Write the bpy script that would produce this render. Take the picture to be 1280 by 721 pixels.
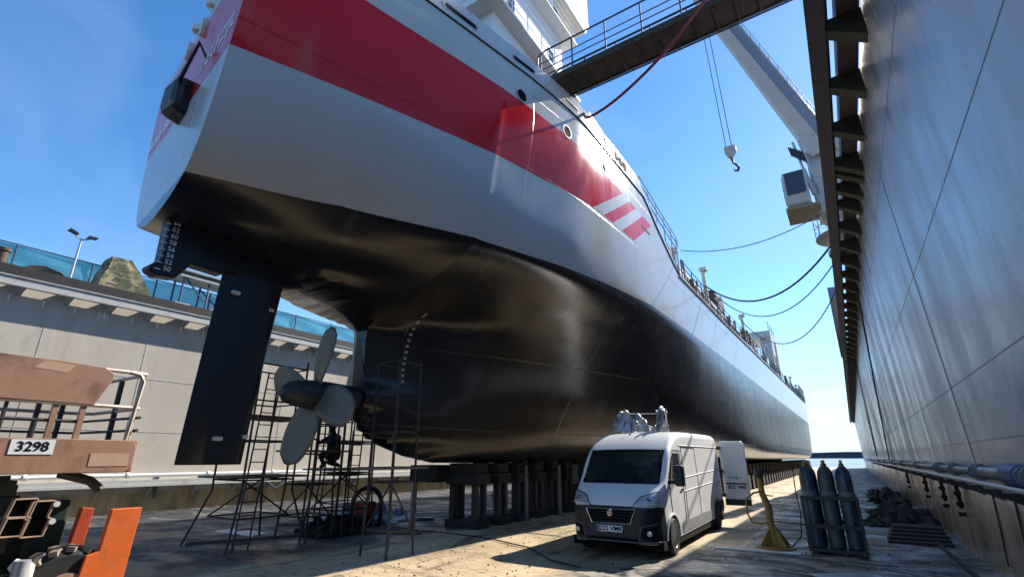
import bpy, bmesh, math, random
import numpy as np
from mathutils import Vector, Matrix, Euler
from mathutils.bvhtree import BVHTree
random.seed(7)
PI = math.pi
S = bpy.context.scene
for o in list(bpy.data.objects): bpy.data.objects.remove(o)
COL = S.collection

# ------------------------------------------------------------------ camera
cam = bpy.data.objects.new('camera', bpy.data.cameras.new('camera'))
COL.objects.link(cam)
cam.location = (0, 0, 1.95)
cam.rotation_euler = (math.radians(90 + 18.836), 0, math.radians(33.0974))
cam.data.sensor_width = 36
cam.data.lens = 620.0 / 1280 * 36
cam.data.clip_start = 0.05
cam.data.clip_end = 40000
S.camera = cam
# ------------------------------------------------------------------ sky, sun, exposure
SUN = Vector((0.43, 1.33, 1.0)).normalized()
W = bpy.data.worlds.new('World'); S.world = W; W.use_nodes = True
nt = W.node_tree; nt.nodes.clear()
wo = nt.nodes.new('ShaderNodeOutputWorld'); bg = nt.nodes.new('ShaderNodeBackground')
sky = nt.nodes.new('ShaderNodeTexSky'); sky.sky_type = 'NISHITA'; sky.sun_disc = False
sky.sun_elevation = math.asin(SUN.z); sky.sun_rotation = math.atan2(SUN.x, SUN.y)
sky.air_density = 1.0; sky.dust_density = 0.1; sky.ozone_density = 3.5; sky.altitude = 0
tc = nt.nodes.new('ShaderNodeTexCoord')
sep = nt.nodes.new('ShaderNodeSeparateXYZ'); nt.links.new(tc.outputs['Generated'], sep.inputs[0])
mp = nt.nodes.new('ShaderNodeMapping'); mp.inputs['Scale'].default_value = (7, 7, 26)
nt.links.new(tc.outputs['Generated'], mp.inputs['Vector'])
cn = nt.nodes.new('ShaderNodeTexNoise'); cn.inputs['Scale'].default_value = 1.0; cn.inputs['Detail'].default_value = 7
cn.inputs['Roughness'].default_value = 0.6
nt.links.new(mp.outputs[0], cn.inputs['Vector'])
cr = nt.nodes.new('ShaderNodeMapRange'); cr.inputs[1].default_value = 0.50; cr.inputs[2].default_value = 0.66
nt.links.new(cn.outputs['Fac'], cr.inputs[0])
zr = nt.nodes.new('ShaderNodeMapRange'); zr.inputs[1].default_value = 0.20; zr.inputs[2].default_value = 0.05
nt.links.new(sep.outputs['Z'], zr.inputs[0])
mu = nt.nodes.new('ShaderNodeMath'); mu.operation = 'MULTIPLY'
nt.links.new(cr.outputs[0], mu.inputs[0]); nt.links.new(zr.outputs[0], mu.inputs[1])
cm = nt.nodes.new('ShaderNodeMix'); cm.data_type = 'RGBA'
nt.links.new(mu.outputs[0], cm.inputs['Factor'])
hs = nt.nodes.new('ShaderNodeHueSaturation'); hs.inputs['Saturation'].default_value = 1.22
nt.links.new(sky.outputs[0], hs.inputs['Color'])
hz = nt.nodes.new('ShaderNodeMix'); hz.data_type = 'RGBA'
hr = nt.nodes.new('ShaderNodeMapRange'); hr.inputs[1].default_value = 0.30; hr.inputs[2].default_value = 0.0; hr.inputs[4].default_value = 0.85
nt.links.new(sep.outputs['Z'], hr.inputs[0]); nt.links.new(hr.outputs[0], hz.inputs['Factor'])
nt.links.new(hs.outputs[0], hz.inputs['A']); hz.inputs['B'].default_value = (2.5, 3.5, 4.9, 1)
m2 = nt.nodes.new('ShaderNodeMapping'); m2.inputs['Scale'].default_value = (1.4, 2.6, 3.0)
nt.links.new(tc.outputs['Generated'], m2.inputs['Vector'])
n2 = nt.nodes.new('ShaderNodeTexNoise'); n2.inputs['Scale'].default_value = 1.3; n2.inputs['Detail'].default_value = 6; n2.inputs['Distortion'].default_value = .6
nt.links.new(m2.outputs[0], n2.inputs['Vector'])
r2 = nt.nodes.new('ShaderNodeMapRange'); r2.inputs[1].default_value = .42; r2.inputs[2].default_value = .75; r2.inputs[4].default_value = .30
nt.links.new(n2.outputs['Fac'], r2.inputs[0])
h2 = nt.nodes.new('ShaderNodeMix'); h2.data_type = 'RGBA'; h2.inputs['B'].default_value = (2.2, 3.2, 4.6, 1)
nt.links.new(r2.outputs[0], h2.inputs['Factor']); nt.links.new(hz.outputs['Result'], h2.inputs['A'])
nt.links.new(h2.outputs['Result'], cm.inputs['A']); cm.inputs['B'].default_value = (4.6, 4.8, 5.1, 1)
nt.links.new(cm.outputs['Result'], bg.inputs[0]); bg.inputs[1].default_value = 0.135
nt.links.new(bg.outputs[0], wo.inputs[0])
sl = bpy.data.lights.new('sun', 'SUN'); sl.energy = 5.0; sl.angle = math.radians(0.53); sl.color = (1.0, 0.93, 0.82)
so = bpy.data.objects.new('sun', sl); COL.objects.link(so)
so.rotation_euler = (-SUN).to_track_quat('-Z', 'Y').to_euler()
S.view_settings.view_transform = 'Standard'; S.view_settings.look = 'None'
S.view_settings.exposure = 0.84; S.view_settings.gamma = 1.0
S.view_settings.use_curve_mapping = False
S.render.engine = 'CYCLES'

# ------------------------------------------------------------------ materials
def new_mat(name):
    m = bpy.data.materials.new(name); m.use_nodes = True
    return m, m.node_tree, m.node_tree.nodes['Principled BSDF']
def N(t, kind, **kw):
    n = t.nodes.new(kind)
    for k, v in kw.items():
        if k.startswith('i_'): n.inputs[k[2:].replace('_', ' ')].default_value = v
        else: setattr(n, k, v)
    return n
def math_n(t, op, a, b=None, c=None, clamp=False):
    n = t.nodes.new('ShaderNodeMath'); n.operation = op; n.use_clamp = clamp
    for i, v in enumerate((a, b, c)):
        if v is None: continue
        if isinstance(v, (int, float)): n.inputs[i].default_value = v
        else: t.links.new(v, n.inputs[i])
    return n.outputs[0]
def mix_c(t, f, a, b):
    n = t.nodes.new('ShaderNodeMix'); n.data_type = 'RGBA'
    for k, v in (('Factor', f), ('A', a), ('B', b)):
        if isinstance(v, (int, float)): n.inputs[k].default_value = v
        elif isinstance(v, (tuple, list)): n.inputs[k].default_value = (v[0], v[1], v[2], 1)
        else: t.links.new(v, n.inputs[k])
    return n.outputs['Result']
def pos_noise(t, scale, detail=5, stretch=(1, 1, 1), rough=0.55, dist=0.0):
    g = N(t, 'ShaderNodeNewGeometry')
    m = N(t, 'ShaderNodeMapping'); m.inputs['Scale'].default_value = stretch
    t.links.new(g.outputs['Position'], m.inputs['Vector'])
    n = N(t, 'ShaderNodeTexNoise'); n.inputs['Scale'].default_value = scale
    n.inputs['Detail'].default_value = detail; n.inputs['Roughness'].default_value = rough
    n.inputs['Distortion'].default_value = dist
    t.links.new(m.outputs[0], n.inputs['Vector'])
    return n.outputs['Fac']
def rng(t, v, a, b, c=0.0, d=1.0):
    n = N(t, 'ShaderNodeMapRange'); t.links.new(v, n.inputs[0])
    n.inputs[1].default_value = a; n.inputs[2].default_value = b
    n.inputs[3].default_value = c; n.inputs[4].default_value = d
    return n.outputs[0]
def M(name, col, rough=0.5, metal=0.0, var=0.18, scale=4.0, dirt=None, dirt_amt=0.5, dscale=2.0, stretch=(1, 1, 1),
      bump=0.0, bscale=30.0, spec=0.5, coat=0.0):
    m, t, b = new_mat(name)
    f = pos_noise(t, scale, 5)
    lo = tuple(max(0, c * (1 - var)) for c in col); hi = tuple(min(1, c * (1 + var)) for c in col)
    c = mix_c(t, f, lo, hi)
    if dirt:
        d = pos_noise(t, dscale, 7, stretch, 0.62, 0.3)
        c = mix_c(t, rng(t, d, 0.62 - 0.2 * dirt_amt, 0.72, 0, min(1, 0.35 + dirt_amt)), c, dirt)
    t.links.new(c, b.inputs['Base Color'])
    r = pos_noise(t, scale * 2.3, 4)
    t.links.new(rng(t, r, 0.3, 0.7, max(0.02, rough - 0.08), min(1, rough + 0.1)), b.inputs['Roughness'])
    b.inputs['Metallic'].default_value = metal
    b.inputs['Specular IOR Level'].default_value = spec
    b.inputs['Coat Weight'].default_value = coat
    if bump:
        bn = N(t, 'ShaderNodeBump'); bn.inputs['Strength'].default_value = bump; bn.inputs['Distance'].default_value = 0.02
        t.links.new(pos_noise(t, bscale, 6), bn.inputs['Height']); t.links.new(bn.outputs[0], b.inputs['Normal'])
    return m

MT = dict(
    black=M('black_paint', (0.012, 0.013, 0.016), 0.45),
    rubber=M('rubber', (0.018, 0.018, 0.019), 0.8, var=.3),
    dark=M('dark_steel', (0.04, 0.04, 0.043), 0.55, .3, dirt=(0.09, 0.05, 0.03), dirt_amt=.4),
    rust=M('rusty_steel', (0.12, 0.075, 0.05), 0.8, dirt=(0.05, 0.03, 0.02), dirt_amt=.6, bump=.2),
    galv=M('galvanised_steel', (0.42, 0.43, 0.44), 0.45, .4, dirt=(0.2, 0.16, 0.12), dirt_amt=.3),
    grey=M('grey_paint', (0.34, 0.35, 0.36), 0.45, dirt=(0.2, 0.15, 0.11), dirt_amt=.35, stretch=(1, 1, .2)),
    lgrey=M('light_grey_paint', (0.52, 0.52, 0.50), 0.5, dirt=(0.25, 0.18, 0.12), dirt_amt=.3),
    beam=M('beam_steel', (0.15, 0.125, 0.115), 0.55, dirt=(0.10, 0.06, 0.04), dirt_amt=.5),
    cream=M('cream_paint', (0.66, 0.63, 0.55), 0.45, dirt=(0.4, 0.32, 0.22), dirt_amt=.2),
    white=M('white_paint', (0.78, 0.78, 0.76), 0.4, var=.05),
    letter=M('white_lettering', (0.75, 0.76, 0.76), 0.5, var=.08),
    vwhite=M('van_white', (0.82, 0.82, 0.81), 0.34, var=.03, scale=1.5, coat=.15, dirt=(0.55, 0.51, 0.45), dirt_amt=.05, dscale=1.2),
    vblack=M('bumper_plastic', (0.010, 0.011, 0.014), 0.5, var=.2),
    glass=M('dark_glass', (0.012, 0.016, 0.02), 0.04, var=.1, spec=.8),
    chrome=M('chrome', (0.75, 0.75, 0.76), 0.15, 1.0, var=.03),
    lens=M('headlight_lens', (0.55, 0.57, 0.6), 0.1, .3, var=.3, scale=25, coat=1.0),
    plate=M('number_plate_white', (0.8, 0.8, 0.8), 0.4, var=.03),
    eublue=M('plate_blue', (0.02, 0.06, 0.35), 0.4),
    ink=M('black_letter', (0.008, 0.008, 0.008), 0.85, spec=.12),
    alloy=M('wheel_silver', (0.35, 0.35, 0.36), 0.4, .7),
    navy=M('navy_antifouling', (0.006, 0.009, 0.017), 0.42, var=.3),
    bronze=M('propeller_bronze', (0.165, 0.155, 0.13), 0.5, .2, var=.2, dirt=(0.2, 0.17, 0.12), dirt_amt=.4),
    zinc=M('zinc_anode', (0.6, 0.6, 0.58), 0.5, .3),
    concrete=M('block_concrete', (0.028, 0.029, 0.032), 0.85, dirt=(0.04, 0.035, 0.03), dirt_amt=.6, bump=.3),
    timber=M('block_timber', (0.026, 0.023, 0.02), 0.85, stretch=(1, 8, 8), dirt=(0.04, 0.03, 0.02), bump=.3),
    plank=M('scaffold_plank', (0.16, 0.12, 0.08), 0.8, bump=.2, dirt=(0.06, 0.05, 0.04)),
    tan=M('lift_tan', (0.37, 0.205, 0.13), 0.55, dirt=(0.20, 0.10, 0.055), dirt_amt=.5, dscale=3.5, var=.1, bump=.03),
    tanp=M('faded_tan_patch', (0.52, 0.34, 0.23), 0.6, var=.15),
    orange=M('lift_orange', (0.75, 0.15, 0.03), 0.42, var=.10, dirt=(0.35, 0.10, 0.04), dirt_amt=.4, dscale=5),
    dorange=M('lift_dark_orange', (0.45, 0.06, 0.02), 0.5, var=.1),
    olive=M('lift_olive', (0.06, 0.06, 0.035), 0.55, var=.3, dirt=(0.02, 0.02, 0.015)),
    dgreen=M('lift_green', (0.012, 0.03, 0.02), 0.5, var=.3),
    tyre=M('lift_tyre', (0.26, 0.20, 0.155), 0.9, var=.3),
    yellow=M('worn_yellow', (0.34, 0.20, 0.04), 0.6, var=.25, dirt=(0.12, 0.07, 0.03), dirt_amt=.5, dscale=6),
    bottle=M('cylinder_blue', (0.03, 0.05, 0.085), 0.35, var=.2, dirt=(0.03, 0.03, 0.04)),
    bottleg=M('cylinder_grey', (0.07, 0.08, 0.085), 0.4, var=.2),
    brass=M('valve_brass', (0.25, 0.18, 0.08), 0.4, .8),
    gbrown=M('gangway_underside', (0.05, 0.038, 0.028), 0.8, var=.4, scale=2.5, dirt=(0.02, 0.015, 0.012), bump=.3),
    gblue=M('railing_blue', (0.03, 0.055, 0.12), 0.5),
    crane=M('crane_white', (0.40, 0.385, 0.35), 0.45, dirt=(0.3, 0.24, 0.18), dirt_amt=.25),
    rope=M('dark_cable', (0.03, 0.03, 0.035), 0.7),
    hosered=M('red_hose', (0.22, 0.02, 0.025), 0.5),
    sheet=M('plastic_sheet', (0.55, 0.54, 0.56), 0.4, var=.25, scale=6, bump=.2, bscale=9),
    bluesheet=M('bluish_sheet', (0.30, 0.34, 0.48), 0.45, var=.35, scale=4, bump=.2, bscale=9),
    debris=M('debris_black', (0.012, 0.011, 0.011), 0.9, var=.5, bump=.6, bscale=14),
    overall=M('dark_overall', (0.02, 0.022, 0.03), 0.85, var=.3),
    skin=M('skin', (0.35, 0.2, 0.14), 0.6),
    pipe=M('pipe_grey', (0.16, 0.17, 0.18), 0.45, .3, dirt=(0.12, 0.08, 0.05), dirt_amt=.4),
    redbox=M('red_box', (0.30, 0.03, 0.012), 0.5),
    camo=None)

# camouflage tarpaulin
def camo_mat():
    m, t, b = new_mat('camouflage_tarpaulin')
    f = pos_noise(t, 2.2, 3, (1, 1, 2), .5, .8); g = pos_noise(t, 3.1, 3, (1, 1, 2), .5, .6)
    c = mix_c(t, rng(t, f, .47, .53), (0.24, 0.21, 0.12), (0.10, 0.11, 0.06))
    c = mix_c(t, rng(t, g, .56, .6), c, (0.05, 0.045, 0.03))
    t.links.new(c, b.inputs['Base Color']); b.inputs['Roughness'].default_value = .85
    return m
MT['camo'] = camo_mat()

# dock deck
def deck_mat():
    m, t, b = new_mat('dock_deck_dirt')
    a = pos_noise(t, 0.45, 8, (1, .45, 1), .62, .6)
    c = mix_c(t, rng(t, a, .36, .62), (0.32, 0.24, 0.14), (0.66, 0.50, 0.31))
    s = pos_noise(t, 0.8, 8, (1.6, .35, 1), .6, 1.2)
    c = mix_c(t, rng(t, s, .55, .63, 0, .75), c, (0.11, 0.085, 0.06))
    f = pos_noise(t, 9, 6, (.35, 1, 1), .6)
    c = mix_c(t, rng(t, f, .5, .68, 0, .6), c, (0.09, 0.075, 0.055))
    g = N(t, 'ShaderNodeNewGeometry'); sp = N(t, 'ShaderNodeSeparateXYZ'); t.links.new(g.outputs['Position'], sp.inputs[0])
    # much darker grey mottling left of a wavering line along the deck
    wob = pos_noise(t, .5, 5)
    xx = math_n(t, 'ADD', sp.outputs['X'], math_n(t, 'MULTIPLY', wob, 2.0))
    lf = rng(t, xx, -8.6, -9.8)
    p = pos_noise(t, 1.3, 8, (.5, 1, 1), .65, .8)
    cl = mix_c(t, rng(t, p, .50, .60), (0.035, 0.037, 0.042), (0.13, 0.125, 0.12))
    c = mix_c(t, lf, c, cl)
    rt = rng(t, math_n(t, 'ADD', xx, math_n(t, 'MULTIPLY', math_n(t, 'MAXIMUM', math_n(t, 'SUBTRACT', 14.2, sp.outputs['Y']), 0.0), .40)), -1.9, -1.0)
    q = pos_noise(t, 2.2, 8, (.5, 1.2, 1), .65, .8)
    crr = mix_c(t, rng(t, q, .47, .54), (0.055, 0.05, 0.047), (0.30, 0.27, 0.225))
    q2 = pos_noise(t, 7, 7, (.8, 1, 1), .7, .5)
    crr = mix_c(t, rng(t, q2, .58, .64, 0, .8), crr, (0.42, 0.39, 0.35))
    c = mix_c(t, rt, c, crr)
    t.links.new(c, b.inputs['Base Color'])
    w = pos_noise(t, .9, 6, (.6, 1, 1), .6, .5)
    t.links.new(rng(t, w, .42, .6, .85, .45), b.inputs['Roughness'])
    bn = N(t, 'ShaderNodeBump'); bn.inputs['Strength'].default_value = .5; bn.inputs['Distance'].default_value = .02
    t.links.new(pos_noise(t, 14, 8, (.6, 1, 1), .7), bn.inputs['Height']); t.links.new(bn.outputs[0], b.inputs['Normal'])
    return m
MT['deck'] = deck_mat()

def wall_mat(name, base, hi, rust, low, zlow, rough, bump):
    m, t, b = new_mat(name)
    a = pos_noise(t, .35, 6, (1, 1, .35), .6, .3)
    c = mix_c(t, rng(t, a, .35, .65), base, hi)
    s = pos_noise(t, 1.1, 8, (1, 1, .12), .62, .2)
    c = mix_c(t, rng(t, s, .57, .74, 0, .55), c, rust)
    pch = pos_noise(t, .9, 7, (1, 1, .8), .6, .5)
    c = mix_c(t, rng(t, pch, .60, .68, 0, .35), c, tuple(x * .72 for x in base))
    g = N(t, 'ShaderNodeNewGeometry'); sp = N(t, 'ShaderNodeSeparateXYZ'); t.links.new(g.outputs['Position'], sp.inputs[0])
    e = math_n(t, 'ADD', sp.outputs['Z'], math_n(t, 'MULTIPLY', pos_noise(t, 1.6, 6, (1, 1, .3)), .5))
    lw = mix_c(t, rng(t, pos_noise(t, 1.4, 8, (1, 1, .25), .65, .4), .4, .62), low, tuple(x * .5 for x in low))
    c = mix_c(t, rng(t, e, zlow + .32, zlow + .18), c, lw)
    t.links.new(c, b.inputs['Base Color'])
    r = pos_noise(t, .8, 6, (1, 1, .2), .6)
    t.links.new(rng(t, r, .35, .65, rough - .1, rough + .12), b.inputs['Roughness'])
    bn = N(t, 'ShaderNodeBump'); bn.inputs['Strength'].default_value = bump; bn.inputs['Distance'].default_value = .06
    t.links.new(pos_noise(t, .8, 3), bn.inputs['Height']); t.links.new(bn.outputs[0], b.inputs['Normal'])
    return m
MT['wallR'] = wall_mat('right_wall_steel', (0.36, 0.40, 0.455), (0.47, 0.51, 0.56), (0.27, 0.26, 0.26), (0.48, 0.37, 0.26), 1.3, .27, .25)
MT['wallL'] = wall_mat('left_wall_steel', (0.49, 0.435, 0.365), (0.58, 0.525, 0.445), (0.36, 0.26, 0.17), (0.60, 0.42, 0.20), .75, .6, .15)

# ship's hull paint : antifouling below the waterline, grey above, red band ending in slanted bars
def hull_mat():
    m, t, b = new_mat('hull_paint')
    g = N(t, 'ShaderNodeNewGeometry'); sp = N(t, 'ShaderNodeSeparateXYZ'); t.links.new(g.outputs['Position'], sp.inputs[0])
    X, Y, Z = sp.outputs
    y3 = math_n(t, 'SUBTRACT', Y, 3.0)
    wl = math_n(t, 'ADD', math_n(t, 'ADD', 6.44, math_n(t, 'MULTIPLY', math_n(t, 'MINIMUM', y3, 2.5), .10)), math_n(t, 'MULTIPLY', math_n(t, 'MAXIMUM', math_n(t, 'SUBTRACT', math_n(t, 'MINIMUM', y3, 14.0), 5.5), 0.0), .05))
    sb = math_n(t, 'ADD', 8.40, math_n(t, 'MULTIPLY', math_n(t, 'MINIMUM', y3, 10.0), .06))
    grey = mix_c(t, pos_noise(t, .8, 5, (1, 1, .3)), (0.42, 0.43, 0.425), (0.50, 0.51, 0.50))
    blk = mix_c(t, pos_noise(t, 1.2, 6), (0.004, 0.005, 0.007), (0.010, 0.010, 0.012))
    # grey-brown scuffs and old coats show through on the antifouling
    blk = mix_c(t, rng(t, pos_noise(t, 1.8, 8, (1, .5, .5), .65, .4), .60, .75, 0, .35), blk, (0.05, 0.045, 0.04))
    red = mix_c(t, pos_noise(t, .7, 5), (0.52, 0.008, 0.016), (0.62, 0.012, 0.022))
    c = mix_c(t, math_n(t, 'GREATER_THAN', Z, wl), blk, grey)
    band = math_n(t, 'MULTIPLY', math_n(t, 'GREATER_THAN', Z, sb), math_n(t, 'LESS_THAN', Z, 10.5))
    # slanted end: coordinate along the hull sheared by height
    u = math_n(t, 'SUBTRACT', Y, math_n(t, 'MULTIPLY', math_n(t, 'SUBTRACT', Z, 8.9), 1.53))
    b1 = math_n(t, 'LESS_THAN', u, 12.2)
    b2 = math_n(t, 'MULTIPLY', math_n(t, 'GREATER_THAN', u, 12.85), math_n(t, 'LESS_THAN', u, 13.5))
    b3 = math_n(t, 'MULTIPLY', math_n(t, 'GREATER_THAN', u, 14.2), math_n(t, 'LESS_THAN', u, 15.2))
    bars = math_n(t, 'ADD', math_n(t, 'ADD', b1, b2), b3, clamp=True)
    c = mix_c(t, math_n(t, 'MULTIPLY', band, bars), c, red)
    wht = math_n(t, 'MULTIPLY', band, math_n(t, 'MULTIPLY', math_n(t, 'SUBTRACT', 1.0, bars), math_n(t, 'LESS_THAN', u, 14.2)))
    c = mix_c(t, wht, c, (0.52, 0.53, 0.54))
    # warm bounce light from the left wall, painted under the port counter
    bounce = math_n(t, 'MULTIPLY', math_n(t, 'LESS_THAN', X, -10.1), math_n(t, 'MULTIPLY', math_n(t, 'LESS_THAN', Z, 6.3), math_n(t, 'LESS_THAN', Y, 9.0)))
    bounce = math_n(t, 'MULTIPLY', bounce, math_n(t, 'GREATER_THAN', Y, 6.0))
    c = mix_c(t, bounce, c, (0.42, 0.38, 0.32))
    # salt and run-off streaks
    st = pos_noise(t, 1.5, 8, (1, 1, .06), .6)
    c = mix_c(t, rng(t, st, .60, .78, 0, .22), c, (0.32, 0.29, 0.25))
    t.links.new(c, b.inputs['Base Color'])
    r = pos_noise(t, 1.1, 6, (1, 1, .25), .6)
    t.links.new(math_n(t, 'ADD', rng(t, r, .35, .68, .12, .20), math_n(t, 'MULTIPLY', math_n(t, 'LESS_THAN', Z, wl), .13)), b.inputs['Roughness'])
    t.links.new(math_n(t, 'ADD', .20, math_n(t, 'MULTIPLY', math_n(t, 'LESS_THAN', Z, wl), .18)), b.inputs['Specular IOR Level'])
    t.links.new(math_n(t, 'MULTIPLY', math_n(t, 'LESS_THAN', Z, wl), .4), b.inputs['Coat Weight']); b.inputs['Coat Roughness'].default_value = .24
    bn = N(t, 'ShaderNodeBump'); bn.inputs['Strength'].default_value = .22; bn.inputs['Distance'].default_value = .06
    t.links.new(pos_noise(t, .9, 2, (1, 1, 1), .5), bn.inputs['Height'])
    # plate butts and seams
    yy = math_n(t, 'FRACT', math_n(t, 'DIVIDE', Y, 6.2)); zz = math_n(t, 'FRACT', math_n(t, 'DIVIDE', math_n(t, 'ADD', Z, .35), 2.05))
    ly = rng(t, math_n(t, 'ABSOLUTE', math_n(t, 'SUBTRACT', yy, .5)), 0, .0028, 1, 0)
    lz = rng(t, math_n(t, 'ABSOLUTE', math_n(t, 'SUBTRACT', zz, .5)), 0, .008, 1, 0)
    b2n = N(t, 'ShaderNodeBump'); b2n.inputs['Strength'].default_value = .5; b2n.inputs['Distance'].default_value = .012
    t.links.new(math_n(t, 'MAXIMUM', ly, lz), b2n.inputs['Height'])
    t.links.new(bn.outputs[0], b2n.inputs['Normal']); t.links.new(b2n.outputs[0], b.inputs['Normal'])
    return m
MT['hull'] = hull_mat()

def net_mat():
    m, t, b = new_mat('blue_debris_net')
    g = N(t, 'ShaderNodeNewGeometry'); sp = N(t, 'ShaderNodeSeparateXYZ'); t.links.new(g.outputs['Position'], sp.inputs[0])
    b.inputs['Base Color'].default_value = (0.015, 0.19, 0.23, 1); b.inputs['Roughness'].default_value = .8
    tr = N(t, 'ShaderNodeBsdfTransparent'); tr.inputs[0].default_value = (.45, .78, .82, 1)
    mx = N(t, 'ShaderNodeMixShader')
    wv = rng(t, pos_noise(t, 1.5, 3), .3, .7, .58, .68)
    t.links.new(wv, mx.inputs[0]); t.links.new(tr.outputs[0], mx.inputs[1]); t.links.new(b.outputs[0], mx.inputs[2])
    t.links.new(mx.outputs[0], t.nodes['Material Output'].inputs[0])
    return m
MT['net'] = net_mat()
def clear_sheet():
    m, t, b = new_mat('torn_plastic_film')
    f = pos_noise(t, 5, 5, (1, 1, 1), .6, .8)
    t.links.new(mix_c(t, f, (.22, .23, .3), (.72, .71, .72)), b.inputs['Base Color']); b.inputs['Roughness'].default_value = .3
    return m
MT['film'] = clear_sheet()
def water_mat():
    m, t, b = new_mat('sea_water')
    b.inputs['Base Color'].default_value = (0.02, 0.04, 0.06, 1); b.inputs['Roughness'].default_value = .18
    bn = N(t, 'ShaderNodeBump'); bn.inputs['Strength'].default_value = .6; bn.inputs['Distance'].default_value = .4
    t.links.new(pos_noise(t, .15, 6, (.4, 1, 1)), bn.inputs['Height']); t.links.new(bn.outputs[0], b.inputs['Normal'])
    return m
MT['water'] = water_mat()
MT['shore'] = M('far_forest', (0.05, 0.075, 0.12), .9, var=.2, scale=.01)

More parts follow.
